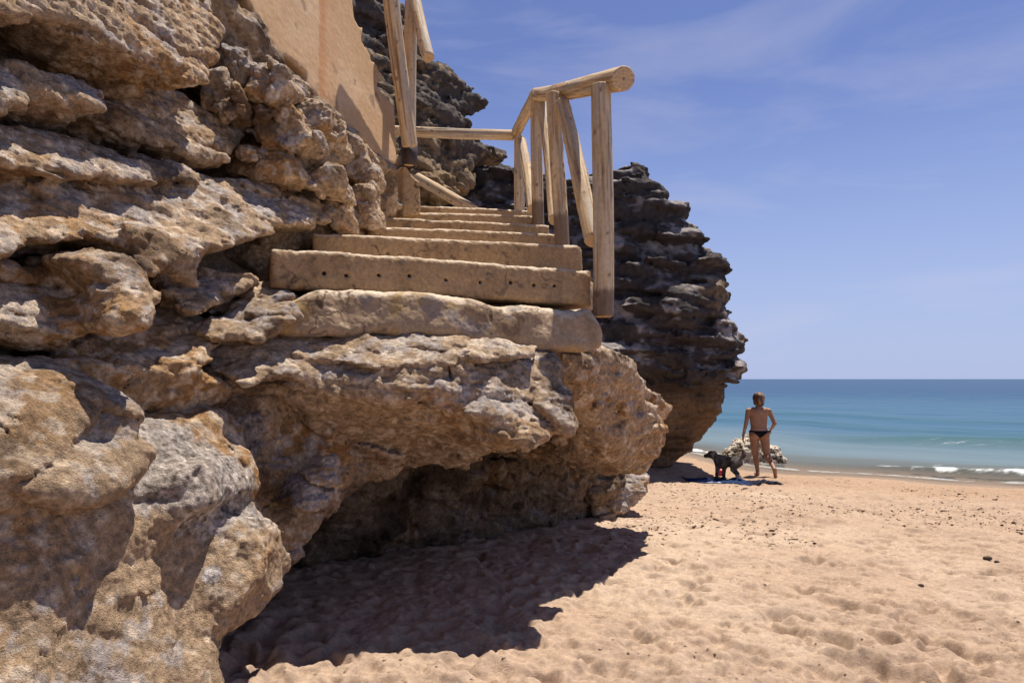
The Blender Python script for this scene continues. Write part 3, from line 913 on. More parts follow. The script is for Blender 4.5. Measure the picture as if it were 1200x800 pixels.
log('handrail', pt(629, 110, 7.65), pt(605, 158, 9.25), 0.070, 0.066, rr_, 9)
log('handrail', pt(602, 158.5, 9.15), pt(440, 154, 9.15), 0.068, 0.066, rr_, 10)

lr_ = empty('timber_railing', 'tall log post with a leaning brace beside the plastered wall', 'railing')
log('post', pt(479, 193, 7.25), pt(486, -70, 7.25), 0.070, 0.066, lr_, 21, stain=0.34)
log('brace', pt(480.5, 172, 6.98), pt(452, -60, 6.5), 0.078, 0.080, lr_, 22, knots=12)
log('handrail', pt(502, 68, 6.9), pt(478, -30, 7.5), 0.062, 0.066, lr_, 23, label='sloping handrail end seen from below')
# dark sleeve at the post foot
M_IRON, nt, b = new_mat('tarred_sleeve'); b.inputs['Base Color'].default_value = (.035, .022, .02, 1); b.inputs['Roughness'].default_value = 0.6
nse = N_(nt, 'ShaderNodeTexNoise'); nse.inputs['Scale'].default_value = 14; rmp = N_(nt, 'ShaderNodeValToRGB')
rmp.color_ramp.elements[0].color = (.02, .014, .014, 1); rmp.color_ramp.elements[1].color = (.10, .045, .025, 1); rmp.color_ramp.elements[0].position = .45; rmp.color_ramp.elements[1].position = .75
nt.links.new(nse.outputs['Fac'], rmp.inputs[0]); nt.links.new(rmp.outputs[0], b.inputs['Base Color'])


def ring(name, a, b, r, mat, parent, wall_=0.006):
    a = np.array(a); b = np.array(b); na = 36
    Ln = np.linalg.norm(b - a); th = np.linspace(0, 2 * math.pi, na, endpoint=False)
    prof = [(r - wall_, 0), (r, 0.004), (r + .002, Ln * .5), (r, Ln - .004), (r - wall_, Ln)]
    V = np.array([(p * math.cos(t), p * math.sin(t), z) for p, z in prof for t in th])
    k = len(prof)
    Fq = np.array([(i * na + j, i * na + (j + 1) % na, ((i + 1) % k) * na + (j + 1) % na, ((i + 1) % k) * na + j) for i in range(k) for j in range(na)])
    o = make_mesh(name, V, Fq, mat, parent)
    o.rotation_mode = 'QUATERNION'; o.rotation_quaternion = Vector((0, 0, 1)).rotation_difference(Vector((b - a) / Ln)); o.location = Vector(a)
    return o


ring('metal_sleeve', pt(479, 195, 7.25), pt(479.7, 170, 7.25), 0.086, M_IRON, lr_, 0.012)
lh = log('handrail', pt(556, 247, 9.0), pt(487, 209, 9.3), 0.072, 0.07, None, 31)
tag(lh, 'single log handrail slanting down behind the top step next to the plinth', 'handrail')

# ------------------------------------------------------------------ BEACH
def grid_mesh(ys, nu, half):
    u = np.linspace(-1, 1, nu)
    Yg = np.repeat(ys[:, None], nu, 1)
    Xg = u[None] * half(ys)[:, None]
    n = len(ys)
    i, j = np.meshgrid(np.arange(n - 1), np.arange(nu - 1), indexing='ij')
    Fq = np.stack([i * nu + j, i * nu + j + 1, (i + 1) * nu + j + 1, (i + 1) * nu + j], -1).reshape(-1, 4)
    return Xg.ravel(), Yg.ravel(), Fq


ys = np.concatenate([np.linspace(-30, 1.5, 25), np.geomspace(1.6, 22, int(1000 / Q)), np.geomspace(22.5, 9000, 50)])
X, Y, Fq = grid_mesh(ys, int(1000 / Q), lambda y: np.where(y < 22, 3.2 + 0.92 * np.maximum(y, 0), np.maximum(23.44, 2.2 * (y - 22) + 23.44)))
Z = ground_z(X, Y)
P2 = np.stack([X, Y, 0 * X], 1).astype(np.float32)
uu = shore_u(X, Y)
dry = sstep(15.3, 13.0, uu)
rough_ = dry * sstep(-1, 2, Y) * sstep(30, 20, Y)
hgt = 0.045 * fbm(P2, 0.7, 3, off=2.2) + 0.014 * fbm(P2, 2.4, 3, off=8.0) + 0.012 * fbm(P2, 6.5, 3, off=5.0)
hgt -= 0.018 * sstep(0.10, 0.45, fbm(P2, 4.2, 2, off=14.0)) + 0.012 * sstep(0.15, 0.45, fbm(P2, 9.5, 2, off=24.0)) * sstep(-0.3, 0.2, fbm(P2, 0.9, 2, off=3.0))
clod = np.maximum(0, fbm(P2, 19, 2, off=4.0) - 0.18) * sstep(-0.15, 0.25, fbm(P2, 1.1, 3, off=19.0))
hgt += 0.010 * fbm(P2, 11, 4, gain=0.6, off=88.0) + 0.004 * ridge(P2, 21, 2, off=98.0) + 0.035 * clod ** 2 / (clod + 0.06) - 0.05 * np.maximum(0, fbm(P2, 13, 2, off=64.0) - 0.15) ** 1.5 * sstep(-0.1, 0.3, fbm(P2, 0.8, 3, off=29.0))
Z = Z + hgt * (0.12 + 0.88 * rough_) * sstep(15.9, 14.0, uu)
# foot and paw prints: dents with a pushed-up rim
pr = np.random.default_rng(5)
dents = [(975, 748, .10, .16, .06), (1035, 748, .09, .20, .05), (1052, 787, .16, .16, .08), (812, 688, .13, .12, .04), (738, 741, .16, .12, .05), (1148, 773, .12, .08, .04),
         (905, 733, .12, .10, .04), (855, 755, .14, .10, .04), (650, 790, .14, .10, .04), (1180, 700, .16, .10, .03), (890, 775, .10, .10, .04), (930, 735, .1, .1, .03), (1000, 770, .1, .1, .03)]
spots = []
for (a, b, sx, sy, dp) in dents:
    g = gpt(a, b); spots.append((g[0], g[1], sx * .75, sy * .8, dp, pr.uniform(-.4, .4)))
for _ in range(4200):
    y = 2.6 * (13.5 / 2.6) ** pr.random() if pr.random() < 0.6 else pr.uniform(3, 14); x = pr.uniform(-0.55, 0.85) * y
    if shore_u(x, y) > 14.6: continue
    s_ = pr.uniform(.035, .10) if pr.random() < .34 else pr.uniform(.016, .045)
    spots.append((x, y, s_, s_ * pr.uniform(.5, 1.3), min(.042, s_ * pr.uniform(.28, .55)), pr.uniform(0, 3.14)))
for (x, y, sx, sy, dp, rot) in spots:
    wn = 2.6 * max(sx, sy); j0 = np.searchsorted(ys, y - wn); j1 = np.searchsorted(ys, y + wn)
    nu = int(1000 / Q)
    sl = slice(j0 * nu, j1 * nu)
    dx = X[sl] - x; dy = Y[sl] - y
    m = (np.abs(dx) < wn)
    ca, sa = math.cos(rot), math.sin(rot)
    ex = (dx[m] * ca + dy[m] * sa) / sx; ey = (-dx[m] * sa + dy[m] * ca) / sy
    r2 = np.hypot(ex, ey) * (1 + 0.25 * np.sin(3 * np.arctan2(ey, ex) + x * 9))
    zz = Z[sl]; zz[m] += -dp * np.exp(-r2 ** 4) + 0.16 * dp * np.exp(-((r2 - 1.45) / 0.45) ** 2)
    Z[sl] = zz
V = np.stack([X, Y, Z], 1)
n1 = fbm(P2, 0.5, 3, off=33.0); n2 = fbm(P2, 3.0, 3, off=13.0); n3 = fbm(P2, 30, 2, off=1.0)
cs = np.repeat(C(.425, .298, .208)[None], len(V), 0)
cs = mix(cs, C(.475, .350, .250), sstep(-0.1, 0.35, n1 + 0.3 * n2))
cs = mix(cs, C(.345, .240, .168), 0.6 * sstep(0.0, 0.4, n2))
cs = mix(cs, C(.360, .235, .150), 0.8 * sstep(11.0, 14.0, uu + n1))
cs = mix(cs, C(.240, .155, .10), 0.9 * sstep(14.9, 15.6, uu + 0.5 * n1))
cs = cs * (1 + 0.22 * n3)[:, None]
beach = make_mesh('beach', V, Fq, M_SAND, None, cs)
beach['kind'] = 'structure'; beach['label'] = 'trampled golden sand beach'


def gz(x, y):
    """height of the finished sand at (x, y)"""
    j = np.clip(np.searchsorted(ys, y), 1, len(ys) - 1)
    nu = int(1000 / Q); row = X[j * nu:(j + 1) * nu]
    i = np.clip(np.searchsorted(row, x), 1, nu - 1)
    return float(Z[j * nu + i])

# ------------------------------------------------------------------ SEA
yw = np.concatenate([np.geomspace(8, 120, 520), np.geomspace(122, 30000, 80)])
nuw = 620
u = np.linspace(0, 1, nuw)
XL = 0.12 * yw - 3; XR = 1.0 * yw + 6
XL = np.where(yw > 40, -0.9 * (yw - 40) + 1.8, XL); XR = np.where(yw > 200, 206 + 1.6 * (yw - 200), XR)
Xw = (XL[:, None] + (XR - XL)[:, None] * u[None]).ravel(); Yw = np.repeat(yw[:, None], nuw, 1).ravel()
i, j = np.meshgrid(np.arange(len(yw) - 1), np.arange(nuw - 1), indexing='ij')
Fw = np.stack([i * nuw + j, i * nuw + j + 1, (i + 1) * nuw + j + 1, (i + 1) * nuw + j], -1).reshape(-1, 4)
uw = shore_u(Xw, Yw); vw = SN[1] * Xw - SN[0] * Yw
Pw = np.stack([uw * 1.0, vw * 0.28, 0 * uw], 1).astype(np.float32)
amp = sstep(15.5, 24, uw)
fade = sstep(160, 60, Yw)
zw = SEA + fade * (amp * (0.05 * fbm(Pw, 0.35, 3, off=7) + 0.05 * fbm(Pw, 1.0, 3, off=17)) + 0.012 * fbm(Pw, 2.2, 3, off=3))
wob = 0.5 * fbm(np.stack([vw * 0.25, 0 * vw, 0 * vw], 1).astype(np.float32), 1.0, 2, off=4)
bar = lambda c, w, s: np.exp(-np.where(uw - c > 0, ((uw - c) / (w * s)) ** 2, ((uw - c) / w) ** 2))
swell = bar(24.2 + wob * 1.6, 0.75, 2.4) * sstep(-9, -3, vw - 2) + 0.45 * bar(29.5 + wob * 3, 1.0, 2.2) + 0.4 * bar(37 + wob * 4, 1.2, 2.2)
zw += 0.27 * swell
brk = bar(16.75 + 0.5 * wob, 0.30, 2.2) * sstep(-3.2, -0.2, vw)
zw += 0.16 * brk
small = bar(18.3 + 0.8 * wob, 0.35, 2.2) * sstep(-6, -3, vw)
zw += 0.06 * small
nf = fbm(Pw * C(1, 3.5, 1), 3.0, 4, off=9)
foam = sstep(0.55, 0.95, 0.85 * brk + 0.8 * nf) * sstep(0.1, 0.4, brk) + 0.42 * sstep(0.45, 0.85, 1.0 * bar(15.75 + 0.25 * wob + 0.12 * nf, 0.10, 1.8) * (0.75 + 0.8 * nf)) \
    + 0.55 * sstep(0.3, 0.6, bar(17.2 + 0.6 * wob, 0.5, 1.6) * sstep(-3.5, -1.0, vw) * (0.5 + 1.3 * nf)) + 0.8 * sstep(0.3, 0.6, bar(16.3, 0.22, 1.6) * sstep(-5.6, -6.6, vw) * (0.8 + nf))
foam = np.clip(foam, 0, 1)
deep = sstep(15.5, 30, uw)
cw = np.repeat(C(.24, .24, .215)[None], len(uw), 0)
cw = mix(cw, C(.125, .175, .20), sstep(15.9, 19.5, uw))
cw = mix(cw, C(.045, .112, .185), sstep(19, 30, uw))
cw = mix(cw, C(.016, .062, .142), sstep(30, 130, uw + 12 * fbm(Pw, 0.05, 2, off=6)))
cw = mix(cw, C(.03, .10, .11), 0.75 * np.clip(swell, 0, 1))
cw = mix(cw, C(.82, .84, .84), foam)
alpha = np.clip(sstep(15.3, 20.0, uw) * 0.75 + 0.25 + foam, 0, 1)
m, nt, b = new_mat('sea_water'); M_SEA = m
nt.nodes.remove(b)
at = N_(nt, 'ShaderNodeAttribute', attribute_name='Col')
df = N_(nt, 'ShaderNodeBsdfDiffuse'); nt.links.new(at.outputs['Color'], df.inputs['Color'])
gl = N_(nt, 'ShaderNodeBsdfGlossy'); gl.inputs['Roughness'].default_value = 0.30
af = N_(nt, 'ShaderNodeAttribute', attribute_name='foam')
# a wind-ruffled surface never reaches mirror reflectance at grazing angles: limited Fresnel
fr = N_(nt, 'ShaderNodeFresnel'); fr.inputs['IOR'].default_value = 1.33
fm = N_(nt, 'ShaderNodeMapRange'); fm.inputs['From Max'].default_value = 1.0; fm.inputs['To Min'].default_value = 0.02; fm.inputs['To Max'].default_value = 0.16
nt.links.new(fr.outputs[0], fm.inputs['Value'])
nf_ = N_(nt, 'ShaderNodeMath', operation='SUBTRACT'); nf_.inputs[0].default_value = 1.0; nt.links.new(af.outputs['Fac'], nf_.inputs[1])
fx_ = N_(nt, 'ShaderNodeMath', operation='MULTIPLY'); nt.links.new(fm.outputs[0], fx_.inputs[0]); nt.links.new(nf_.outputs[0], fx_.inputs[1])
ms = N_(nt, 'ShaderNodeMixShader'); nt.links.new(fx_.outputs[0], ms.inputs[0]); nt.links.new(df.outputs[0], ms.inputs[1]); nt.links.new(gl.outputs[0], ms.inputs[2])
aa = N_(nt, 'ShaderNodeAttribute', attribute_name='cover')
tp = N_(nt, 'ShaderNodeBsdfTransparent'); ma = N_(nt, 'ShaderNodeMixShader')
nt.links.new(aa.outputs['Fac'], ma.inputs[0]); nt.links.new(tp.outputs[0], ma.inputs[1]); nt.links.new(ms.outputs[0], ma.inputs[2])
nt.links.new(ma.outputs[0], nt.nodes['Material Output'].inputs['Surface'])
tc = N_(nt, 'ShaderNodeTexCoord'); mp = N_(nt, 'ShaderNodeMapping'); mp.inputs['Rotation'].default_value = (0, 0, math.radians(36)); mp.inputs['Scale'].default_value = (0.35, 1.0, 1)
nt.links.new(tc.outputs['Object'], mp.inputs['Vector'])
hs = None
for sc, w in ((0.30, 0.45), (1.3, 0.16), (5.0, 0.05)):
    n = N_(nt, 'ShaderNodeTexNoise'); n.inputs['Scale'].default_value = sc; n.inputs['Detail'].default_value = 3
    nt.links.new(mp.outputs[0], n.inputs['Vector'])
    mm = N_(nt, 'ShaderNodeMath', operation='MULTIPLY'); mm.inputs[1].default_value = w; nt.links.new(n.outputs['Fac'], mm.inputs[0])
    if hs is None: hs = mm
    else:
        ad = N_(nt, 'ShaderNodeMath', operation='ADD'); nt.links.new(hs.outputs[0], ad.inputs[0]); nt.links.new(mm.outputs[0], ad.inputs[1]); hs = ad
bp = N_(nt, 'ShaderNodeBump'); bp.inputs['Strength'].default_value = 0.9; bp.inputs['Distance'].default_value = 0.8
nt.links.new(hs.outputs[0], bp.inputs['Height']); nt.links.new(bp.outputs[0], df.inputs['Normal']); nt.links.new(bp.outputs[0], gl.inputs['Normal'])
sea = make_mesh('sea', np.stack([Xw, Yw, zw], 1), Fw, M_SEA, None, cw)
for nm, arr in (('foam', foam), ('cover', alpha)):
    a_ = sea.data.attributes.new(nm, 'FLOAT', 'POINT'); a_.data.foreach_set('value', arr.astype(np.float32))
sea['kind'] = 'structure'; sea['label'] = 'calm blue sea with one low swell'

# ------------------------------------------------------------------ FIGURES (signed distance bodies)


def cone(P, a, b, r1, r2):
    a = np.asarray(a, np.float32); b = np.asarray(b, np.float32)
    pa = P - a; ba = b - a
    h = np.clip(pa @ ba / (ba @ ba + 1e-9), 0, 1)
    return np.linalg.norm(pa - h[:, None] * ba, axis=1) - (r1 + (r2 - r1) * h)


def ell(P, c, r):
    q = (P - np.asarray(c, np.float32)) / np.asarray(r, np.float32)
    k0 = np.linalg.norm(q, axis=1); k1 = np.linalg.norm(q / np.asarray(r, np.float32), axis=1)
    return k0 * (k0 - 1) / np.maximum(k1, 1e-6)


def place(o, loc, rz=0):
    o.location = Vector(loc); o.rotation_euler = (0, 0, rz)


def woman_sdf(P):
    # faces +y, +x is her right; trailing right leg, heel lifted
    d = ell(P, (0, 0.005, 1.12), (.150, .092, .20))
    d = smin(d, ell(P, (0, 0.0, 1.235), (.165, .075, .075)), .06)
    d = smin(d, ell(P, (0.0, 0.0, .965), (.128, .090, .12)), .07)
    d = smin(d, ell(P, (.01, -.012, .845), (.168, .112, .105)), .06)
    for s in (-1, 1):
        d = smin(d, ell(P, (.01 + s * .078, -.050, .80), (.088, .088, .092)), .03)
        d = smin(d, cone(P, (s * .10, 0, 1.275), (s * .165, 0, 1.262), .05, .046), .04)
    d = smin(d, cone(P, (0, 0, 1.27), (0, .012, 1.40), .050, .045), .03)
    # legs
    d = smin(d, cone(P, (-.075, 0, .80), (-.045, .07, .42), .088, .054), .03)
    d = smin(d, cone(P, (-.045, .068, .42), (-.012, .03, .08), .051, .032), .02)
    d = smin(d, ell(P, (-.035, .045, .30), (.050, .052, .10)), .03)
    d = smin(d, cone(P, (-.012, .01, .035), (-.03, .17, .022), .033, .024), .03)
    d = smin(d, cone(P, (.092, 0, .80), (.135, -.02, .41), .088, .055), .03)
    d = smin(d, cone(P, (.135, -.02, .41), (.205, -.33, .185), .052, .034), .02)
    d = smin(d, ell(P, (.155, -.12, .335), (.048, .075, .075)), .03)
    d = smin(d, cone(P, (.207, -.345, .165), (.235, -.265, .03), .034, .026), .025)
    d = smin(d, cone(P, (.235, -.270, .03), (.240, -.215, .02), .026, .017), .02)
    # arms
    d = smin(d, cone(P, (-.175, 0, 1.255), (-.215, -.03, 1.01), .043, .034), .02)
    d = smin(d, cone(P, (-.215, -.03, 1.01), (-.255, .03, .775), .034, .022), .015)
    d = smin(d, cone(P, (.175, 0, 1.255), (.262, -.035, 1.02), .043, .034), .02)
    d = smin(d, cone(P, (.262, -.035, 1.02), (.238, .145, .90), .034, .022), .015)
    # hands: palm, four fingers, thumb
    for (w_, fw, sd_, th_) in (((-.257, .033, .765), (-.015, .02, -1.0), (0, 1, 0), (.35, .8, -.4)), ((.238, .15, .897), (-.12, .85, -.5), (0.3, .4, .8), (-.6, .5, .5))):
        w_ = np.array(w_); fw = np.array(fw) / np.linalg.norm(fw); sd_ = np.array(sd_, float); sd_ -= fw * (sd_ @ fw); sd_ /= np.linalg.norm(sd_)
        nrm = np.cross(fw, sd_)
        pc = w_ + fw * .045
        for t in (-.024, -.008, .008, .024):
            d = smin(d, cone(P, w_ + fw * .01 + sd_ * t * .6, w_ + fw * .085 + sd_ * t, .014, .010), .012)
        for t, ln in ((-.027, .058), (-.009, .070), (.009, .074), (.027, .064)):
            k0 = w_ + fw * .085 + sd_ * t
            k1 = k0 + fw * ln * .55 + nrm * .010
            k2 = k1 + fw * ln * .35 + nrm * .026
            d = np.minimum(d, np.minimum(cone(P, k0, k1, .0095, .0085), cone(P, k1, k2, .0085, .007)))
        t0 = w_ + fw * .03 + sd_ * .02; t1 = t0 + (np.array(th_) / np.linalg.norm(th_)) * .045
        d = smin(d, np.minimum(cone(P, t0, t1, .012, .010), cone(P, t1, t1 + fw * .03, .010, .008)), .008)
    # head, ears, nose, chin
    d = smin(d, ell(P, (0, .028, 1.495), (.073, .092, .108)), .02)
    d = smin(d, ell(P, (0, .055, 1.435), (.052, .058, .052)), .03)
    d = smin(d, cone(P, (0, .115, 1.50), (0, .135, 1.47), .010, .014), .012)
    for s in (-1, 1):
        d = smin(d, ell(P, (s * .075, .02, 1.485), (.010, .018, .03)), .006)
        d = np.maximum(d, -ell(P, (s * .030, .123, 1.505), (.016, .010, .008)))
    d = smin(d, ell(P, (0, .118, 1.443), (.024, .008, .007)), .006)
    return d


wf = gpt(889, 557)
wscale = (97 / F * wf[1]) / 1.60
person = None
Vb, Fb = mesh_sdf(woman_sdf, (-.34, -.44, -.02), (.34, .34, 1.66), 0.0065, 0.01)
Vb, Fb = Vb.astype(np.float32), Fb
Nb = normals(Vb, Fb)
sk = np.repeat(C(.29, .15, .085)[None], len(Vb), 0)
sk = mix(sk, C(.34, .18, .108), sstep(-.1, .3, fbm(Vb, 7, 2, off=3)))
sk = mix(sk, C(.46, .25, .16), sstep(.93, .89, Vb[:, 2]) * sstep(.83, .88, Vb[:, 2]))
person = make_mesh('person', Vb, Fb, M_SKIN, None, sk)
person.scale = (wscale * 1.1, wscale, wscale)
place(person, (wf[0], wf[1], gz(wf[0], wf[1]) + 0.004), math.radians(-10))
tag(person, 'tanned person in a black bikini bottom walking away toward the sea', 'person')


def bikini(P):
    x = P[:, 0] - .01
    top = .880 - P[:, 2]
    v = np.maximum(0, 1 - np.abs(x) / .115) * .115 + .030
    band = np.maximum(-top, -(v - top))
    return np.maximum(woman_sdf(P) - .006, band)


Vk, Fk = mesh_sdf(bikini, (-.2, -.18, .66), (.22, .16, .92), 0.005, 0.012)
o = make_mesh('bikini_bottom', Vk, Fk, M_CLOTH, person, np.repeat(C(.012, .011, .014)[None], len(Vk), 0))


def hair(P):
    d = ell(P, (0, .005, 1.515), (.098, .108, .105))
    d = smin(d, ell(P, (0, -.03, 1.43), (.092, .075, .095)), .04)
    d = np.maximum(d, P[:, 1] - .085 - .25 * (P[:, 2] - 1.52))
    return d - 0.020 * fbm(P * C(1, 1, .35), 26, 3, off=2)


Vh, Fh = mesh_sdf(hair, (-.14, -.16, 1.30), (.14, .16, 1.66), 0.006, 0.02)
hc = np.repeat(C(.085, .042, .022)[None], len(Vh), 0)
hc = mix(hc, C(.28, .16, .085), sstep(-.1, .4, fbm(Vh * C(1, 1, .25).astype(np.float32), 30, 2, off=6) + 1.6 * (Vh[:, 2] - 1.52)))
make_mesh('hair', Vh, Fh, M_HAIR, person, hc)


def dog_sdf(P):
    # faces -x; shoulder height about 0.47
    d = ell(P, (-.13, 0, .355), (.155, .095, .125))
    d = smin(d, ell(P, (.10, 0, .375), (.15, .080, .095)), .08)
    d = smin(d, ell(P, (.20, 0, .385), (.10, .085, .100)), .05)
    d = smin(d, cone(P, (-.22, 0, .40), (-.32, -.02, .47), .075, .060), .05)
    d = smin(d, ell(P, (-.37, -.03, .485), (.075, .062, .062)), .03)
    d = smin(d, cone(P, (-.42, -.035, .468), (-.495, -.045, .445), .036, .026), .025)
    d = smin(d, ell(P, (-.512, -.047, .453), (.012, .014, .011)), .008)
    for s in (-1, 1):
        d = smin(d, cone(P, (-.335, -.025 + s * .050, .525), (-.315, -.025 + s * .085, .50), .026, .016), .015)
        # front leg: shoulder, elbow, wrist, paw
        y = s * .062; fx = -.03 if s < 0 else .045
        d = smin(d, cone(P, (-.19, y, .34), (-.165 + fx, y, .235), .055, .034), .03)
        d = smin(d, cone(P, (-.165 + fx, y, .235), (-.185 + fx, y, .10), .029, .021), .015)
        d = smin(d, cone(P, (-.185 + fx, y, .10), (-.175 + fx, y, .03), .020, .020), .01)
        d = smin(d, cone(P, (-.175 + fx, y, .022), (-.215 + fx, y, .018), .023, .019), .012)
        # hind leg: hip, knee forward, hock back, near-vertical shank
        hx = .03 if s < 0 else -.05
        d = smin(d, cone(P, (.20, y, .37), (.135 + hx, y, .245), .078, .046), .03)
        d = smin(d, cone(P, (.135 + hx, y, .245), (.235 + hx, y, .145), .042, .024), .015)
        d = smin(d, cone(P, (.235 + hx, y, .145), (.225 + hx, y, .03), .022, .020), .01)
        d = smin(d, cone(P, (.225 + hx, y, .022), (.185 + hx, y, .018), .023, .019), .012)
    d = smin(d, cone(P, (.28, 0, .43), (.36, .01, .53), .030, .026), .03)
    d = smin(d, cone(P, (.36, .01, .53), (.34, .01, .62), .026, .016), .02)
    return d - 0.012 - 0.008 * fbm(P, 26, 2, off=5)


dgp = gpt(852, 562)
Vd, Fd = mesh_sdf(dog_sdf, (-.56, -.2, -.02), (.42, .2, .68), 0.0075, 0.018)
Vd = Vd.astype(np.float32)
dc = np.repeat(C(.055, .048, .044)[None], len(Vd), 0)
dc = mix(dc, C(.13, .11, .095), sstep(-.1, .3, fbm(Vd, 11, 3, off=9)))
dc = mix(dc, C(.30, .22, .14), sstep(.03, .0, np.abs(Vd[:, 0] + .285)) * 0.9)
dc = mix(dc, C(.42, .36, .31), sstep(.17, .10, Vd[:, 2]) * sstep(.08, .14, Vd[:, 0]))
dog = make_mesh('dog', Vd, Fd, M_FUR, None, dc)
dsc = 0.92
dog.scale = (dsc,) * 3
place(dog, (dgp[0] + .02, dgp[1] + .02, gz(dgp[0], dgp[1]) + .02), math.radians(-52))
tag(dog, 'dark grey dog with pale hind legs standing on the blue towel', 'dog')

# red ball
bp_ = gpt(849, 557)
m, nt, b = new_mat('red_rubber'); b.inputs['Base Color'].default_value = (.50, .02, .03, 1); b.inputs['Roughness'].default_value = .45
M_RED = m
nlat, nlon = 18, 28
tv = []
for i in range(nlat + 1):
    for j in range(nlon):
        t = math.pi * i / nlat; p = 2 * math.pi * j / nlon
        r = .078 - .004 * math.exp(-((t - math.pi / 2) / .06) ** 2)
        tv.append((r * math.sin(t) * math.cos(p), r * math.sin(t) * math.sin(p), r * math.cos(t) + .075))
fq = np.array([(i * nlon + j, (i + 1) * nlon + j, (i + 1) * nlon + (j + 1) % nlon, i * nlon + (j + 1) % nlon) for i in range(nlat) for j in range(nlon)])
ball = make_mesh('ball', tv, fq, M_RED)
place(ball, (bp_[0], bp_[1] + .25, gz(bp_[0], bp_[1] + .25) - .005))
tag(ball, 'small red ball seen between the legs of the dark dog', 'ball')

# towel
ta, tb = gpt(803, 562), gpt(916, 566)
nx, ny = 150, 70
s_, t_ = np.meshgrid(np.linspace(0, 1, nx), np.linspace(-1, 1, ny), indexing='ij')
ax = tb - ta; ax[2] = 0; ln = np.linalg.norm(ax); ax /= ln; pn = np.array([-ax[1], ax[0], 0])
pl = np.stack([s_.ravel() * 2.0, t_.ravel() * 0.5, 0 * s_.ravel()], 1).astype(np.float32)
wid = 0.30 + 0.05 * fbm(pl, 1.5, 2, off=3) - 0.20 * sstep(0.62, 0.7, s_.ravel()) + 0.03 * fbm(pl, 9, 2, off=7)
XY = ta[None] + ax[None] * (s_.ravel() * ln)[:, None] + pn[None] * (t_.ravel() * wid)[:, None]
zz = np.array([gz(a, b_) for a, b_ in XY[:, :2]])
fold = 0.035 * np.maximum(0, ridge(pl, 3.2, 3, off=5)) + 0.05 * np.exp(-((s_.ravel() - .56) / .07) ** 2) * sstep(-0.9, .3, t_.ravel()) + 0.03 * np.exp(-((s_.ravel() - .85) / .08) ** 2)
edge = sstep(1.0, 0.8, np.abs(t_.ravel())) * sstep(0, .05, s_.ravel()) * sstep(1, .95, s_.ravel())
zz = zz + 0.018 + fold * edge
XY[:, 2] = zz
i, j = np.meshgrid(np.arange(nx - 1), np.arange(ny - 1), indexing='ij')
ft = np.stack([i * ny + j, i * ny + j + 1, (i + 1) * ny + j + 1, (i + 1) * ny + j], -1).reshape(-1, 4)[:, ::-1]
XB = XY.copy(); XB[:, 2] -= 0.012
rim = np.concatenate([np.arange(ny), (np.arange(1, nx)) * ny + ny - 1, (nx - 1) * ny + np.arange(ny - 2, -1, -1), np.arange(nx - 2, 0, -1) * ny])
nV = nx * ny
side = np.stack([rim, np.roll(rim, -1), np.roll(rim, -1) + nV, rim + nV], 1)
tcol = np.repeat(C(.020, .036, .090)[None], nV, 0)
tcol = mix(tcol, C(.30, .36, .52), sstep(.25, .4, fbm(pl, 5, 2, off=11)) * sstep(.25, .12, np.abs(s_.ravel() - .38)))
tcol = mix(tcol, C(.03, .03, .05), sstep(.6, .66, s_.ravel()))
towel = make_mesh('towel', np.concatenate([XY, XB]), np.concatenate([ft, ft[:, ::-1] + nV, side]), M_CLOTH, None, np.concatenate([tcol, tcol]))
tag(towel, 'crumpled navy blue towel lying on the sand under the dog', 'towel')

# reef rock at the water's edge
rb = gpt(884, 545)
dR = rb[1]
rock('rock', [Lp([(845, 546), (852, 532), (866, 520), (878, 514), (890, 512), (900, 522), (912, 526), (918, 538), (916, 560), (845, 560)], [(850, 545, dR), (915, 545, dR - .25), (880, 515, dR + .15)], T=0.8, r=0.12)],
            M_ROCK, None, 'reef', 0.024, off=201, tagged=("pale pitted crusty rock at the water's edge behind the walking person", 'rock'))

run_jobs()
# ------------------------------------------------------------------ scattered weed and stones
wr = np.random.default_rng(21)
VV, FF, CC = [], [], []
nb = 0
for k in range(15000):
    y = 4.6 * (14.0 / 4.6) ** wr.random(); x = wr.uniform(-0.1, 0.80) * y
    n = float(fbm(np.array([[x, y * 0.8, 0]], np.float32), 0.55, 2, off=50)[0])
    if wr.random() > sstep(0.0, 0.4, np.array(n)) * (0.25 + 0.75 * (6.0 < y < 12)): continue
    if shore_u(x, y) > 14.9: continue
    ln = wr.uniform(.008, .030) * (2.2 if wr.random() < .10 else 1); wd = ln * wr.uniform(.12, .4); ht = wr.uniform(.003, .009)
    a = wr.normal(-.25, .5)
    seg = 6
    ring_ = []
    for q in range(seg):
        th = 2 * math.pi * q / seg
        rr = wr.uniform(.6, 1.2)
        lx, ly = ln * rr * math.cos(th), wd * rr * math.sin(th)
        ring_.append((x + lx * math.cos(a) - ly * math.sin(a), y + lx * math.sin(a) + ly * math.cos(a)))
    z0 = gz(x, y)
    for (rx, ry) in ring_: VV.append((rx, ry, z0 - .006 + wr.uniform(0, .006)))
    VV.append((x + wr.uniform(-.3, .3) * ln, y, z0 + ht))
    VV.append((x, y, z0 - .02))
    for q in range(seg):
        FF.append((nb + q, nb + (q + 1) % seg, nb + seg)); FF.append((nb + (q + 1) % seg, nb + q, nb + seg + 1))
    cc = C(.10, .062, .038) * wr.uniform(.5, 2.2)
    CC += [cc] * (seg + 2)
    nb += seg + 2
weed = make_mesh('seaweed', np.array(VV), np.array(FF), M_WEED, None, np.array(CC), smooth=False)
tag(weed, 'dark scraps of dry seaweed scattered over the sand', 'seaweed', kind='stuff')

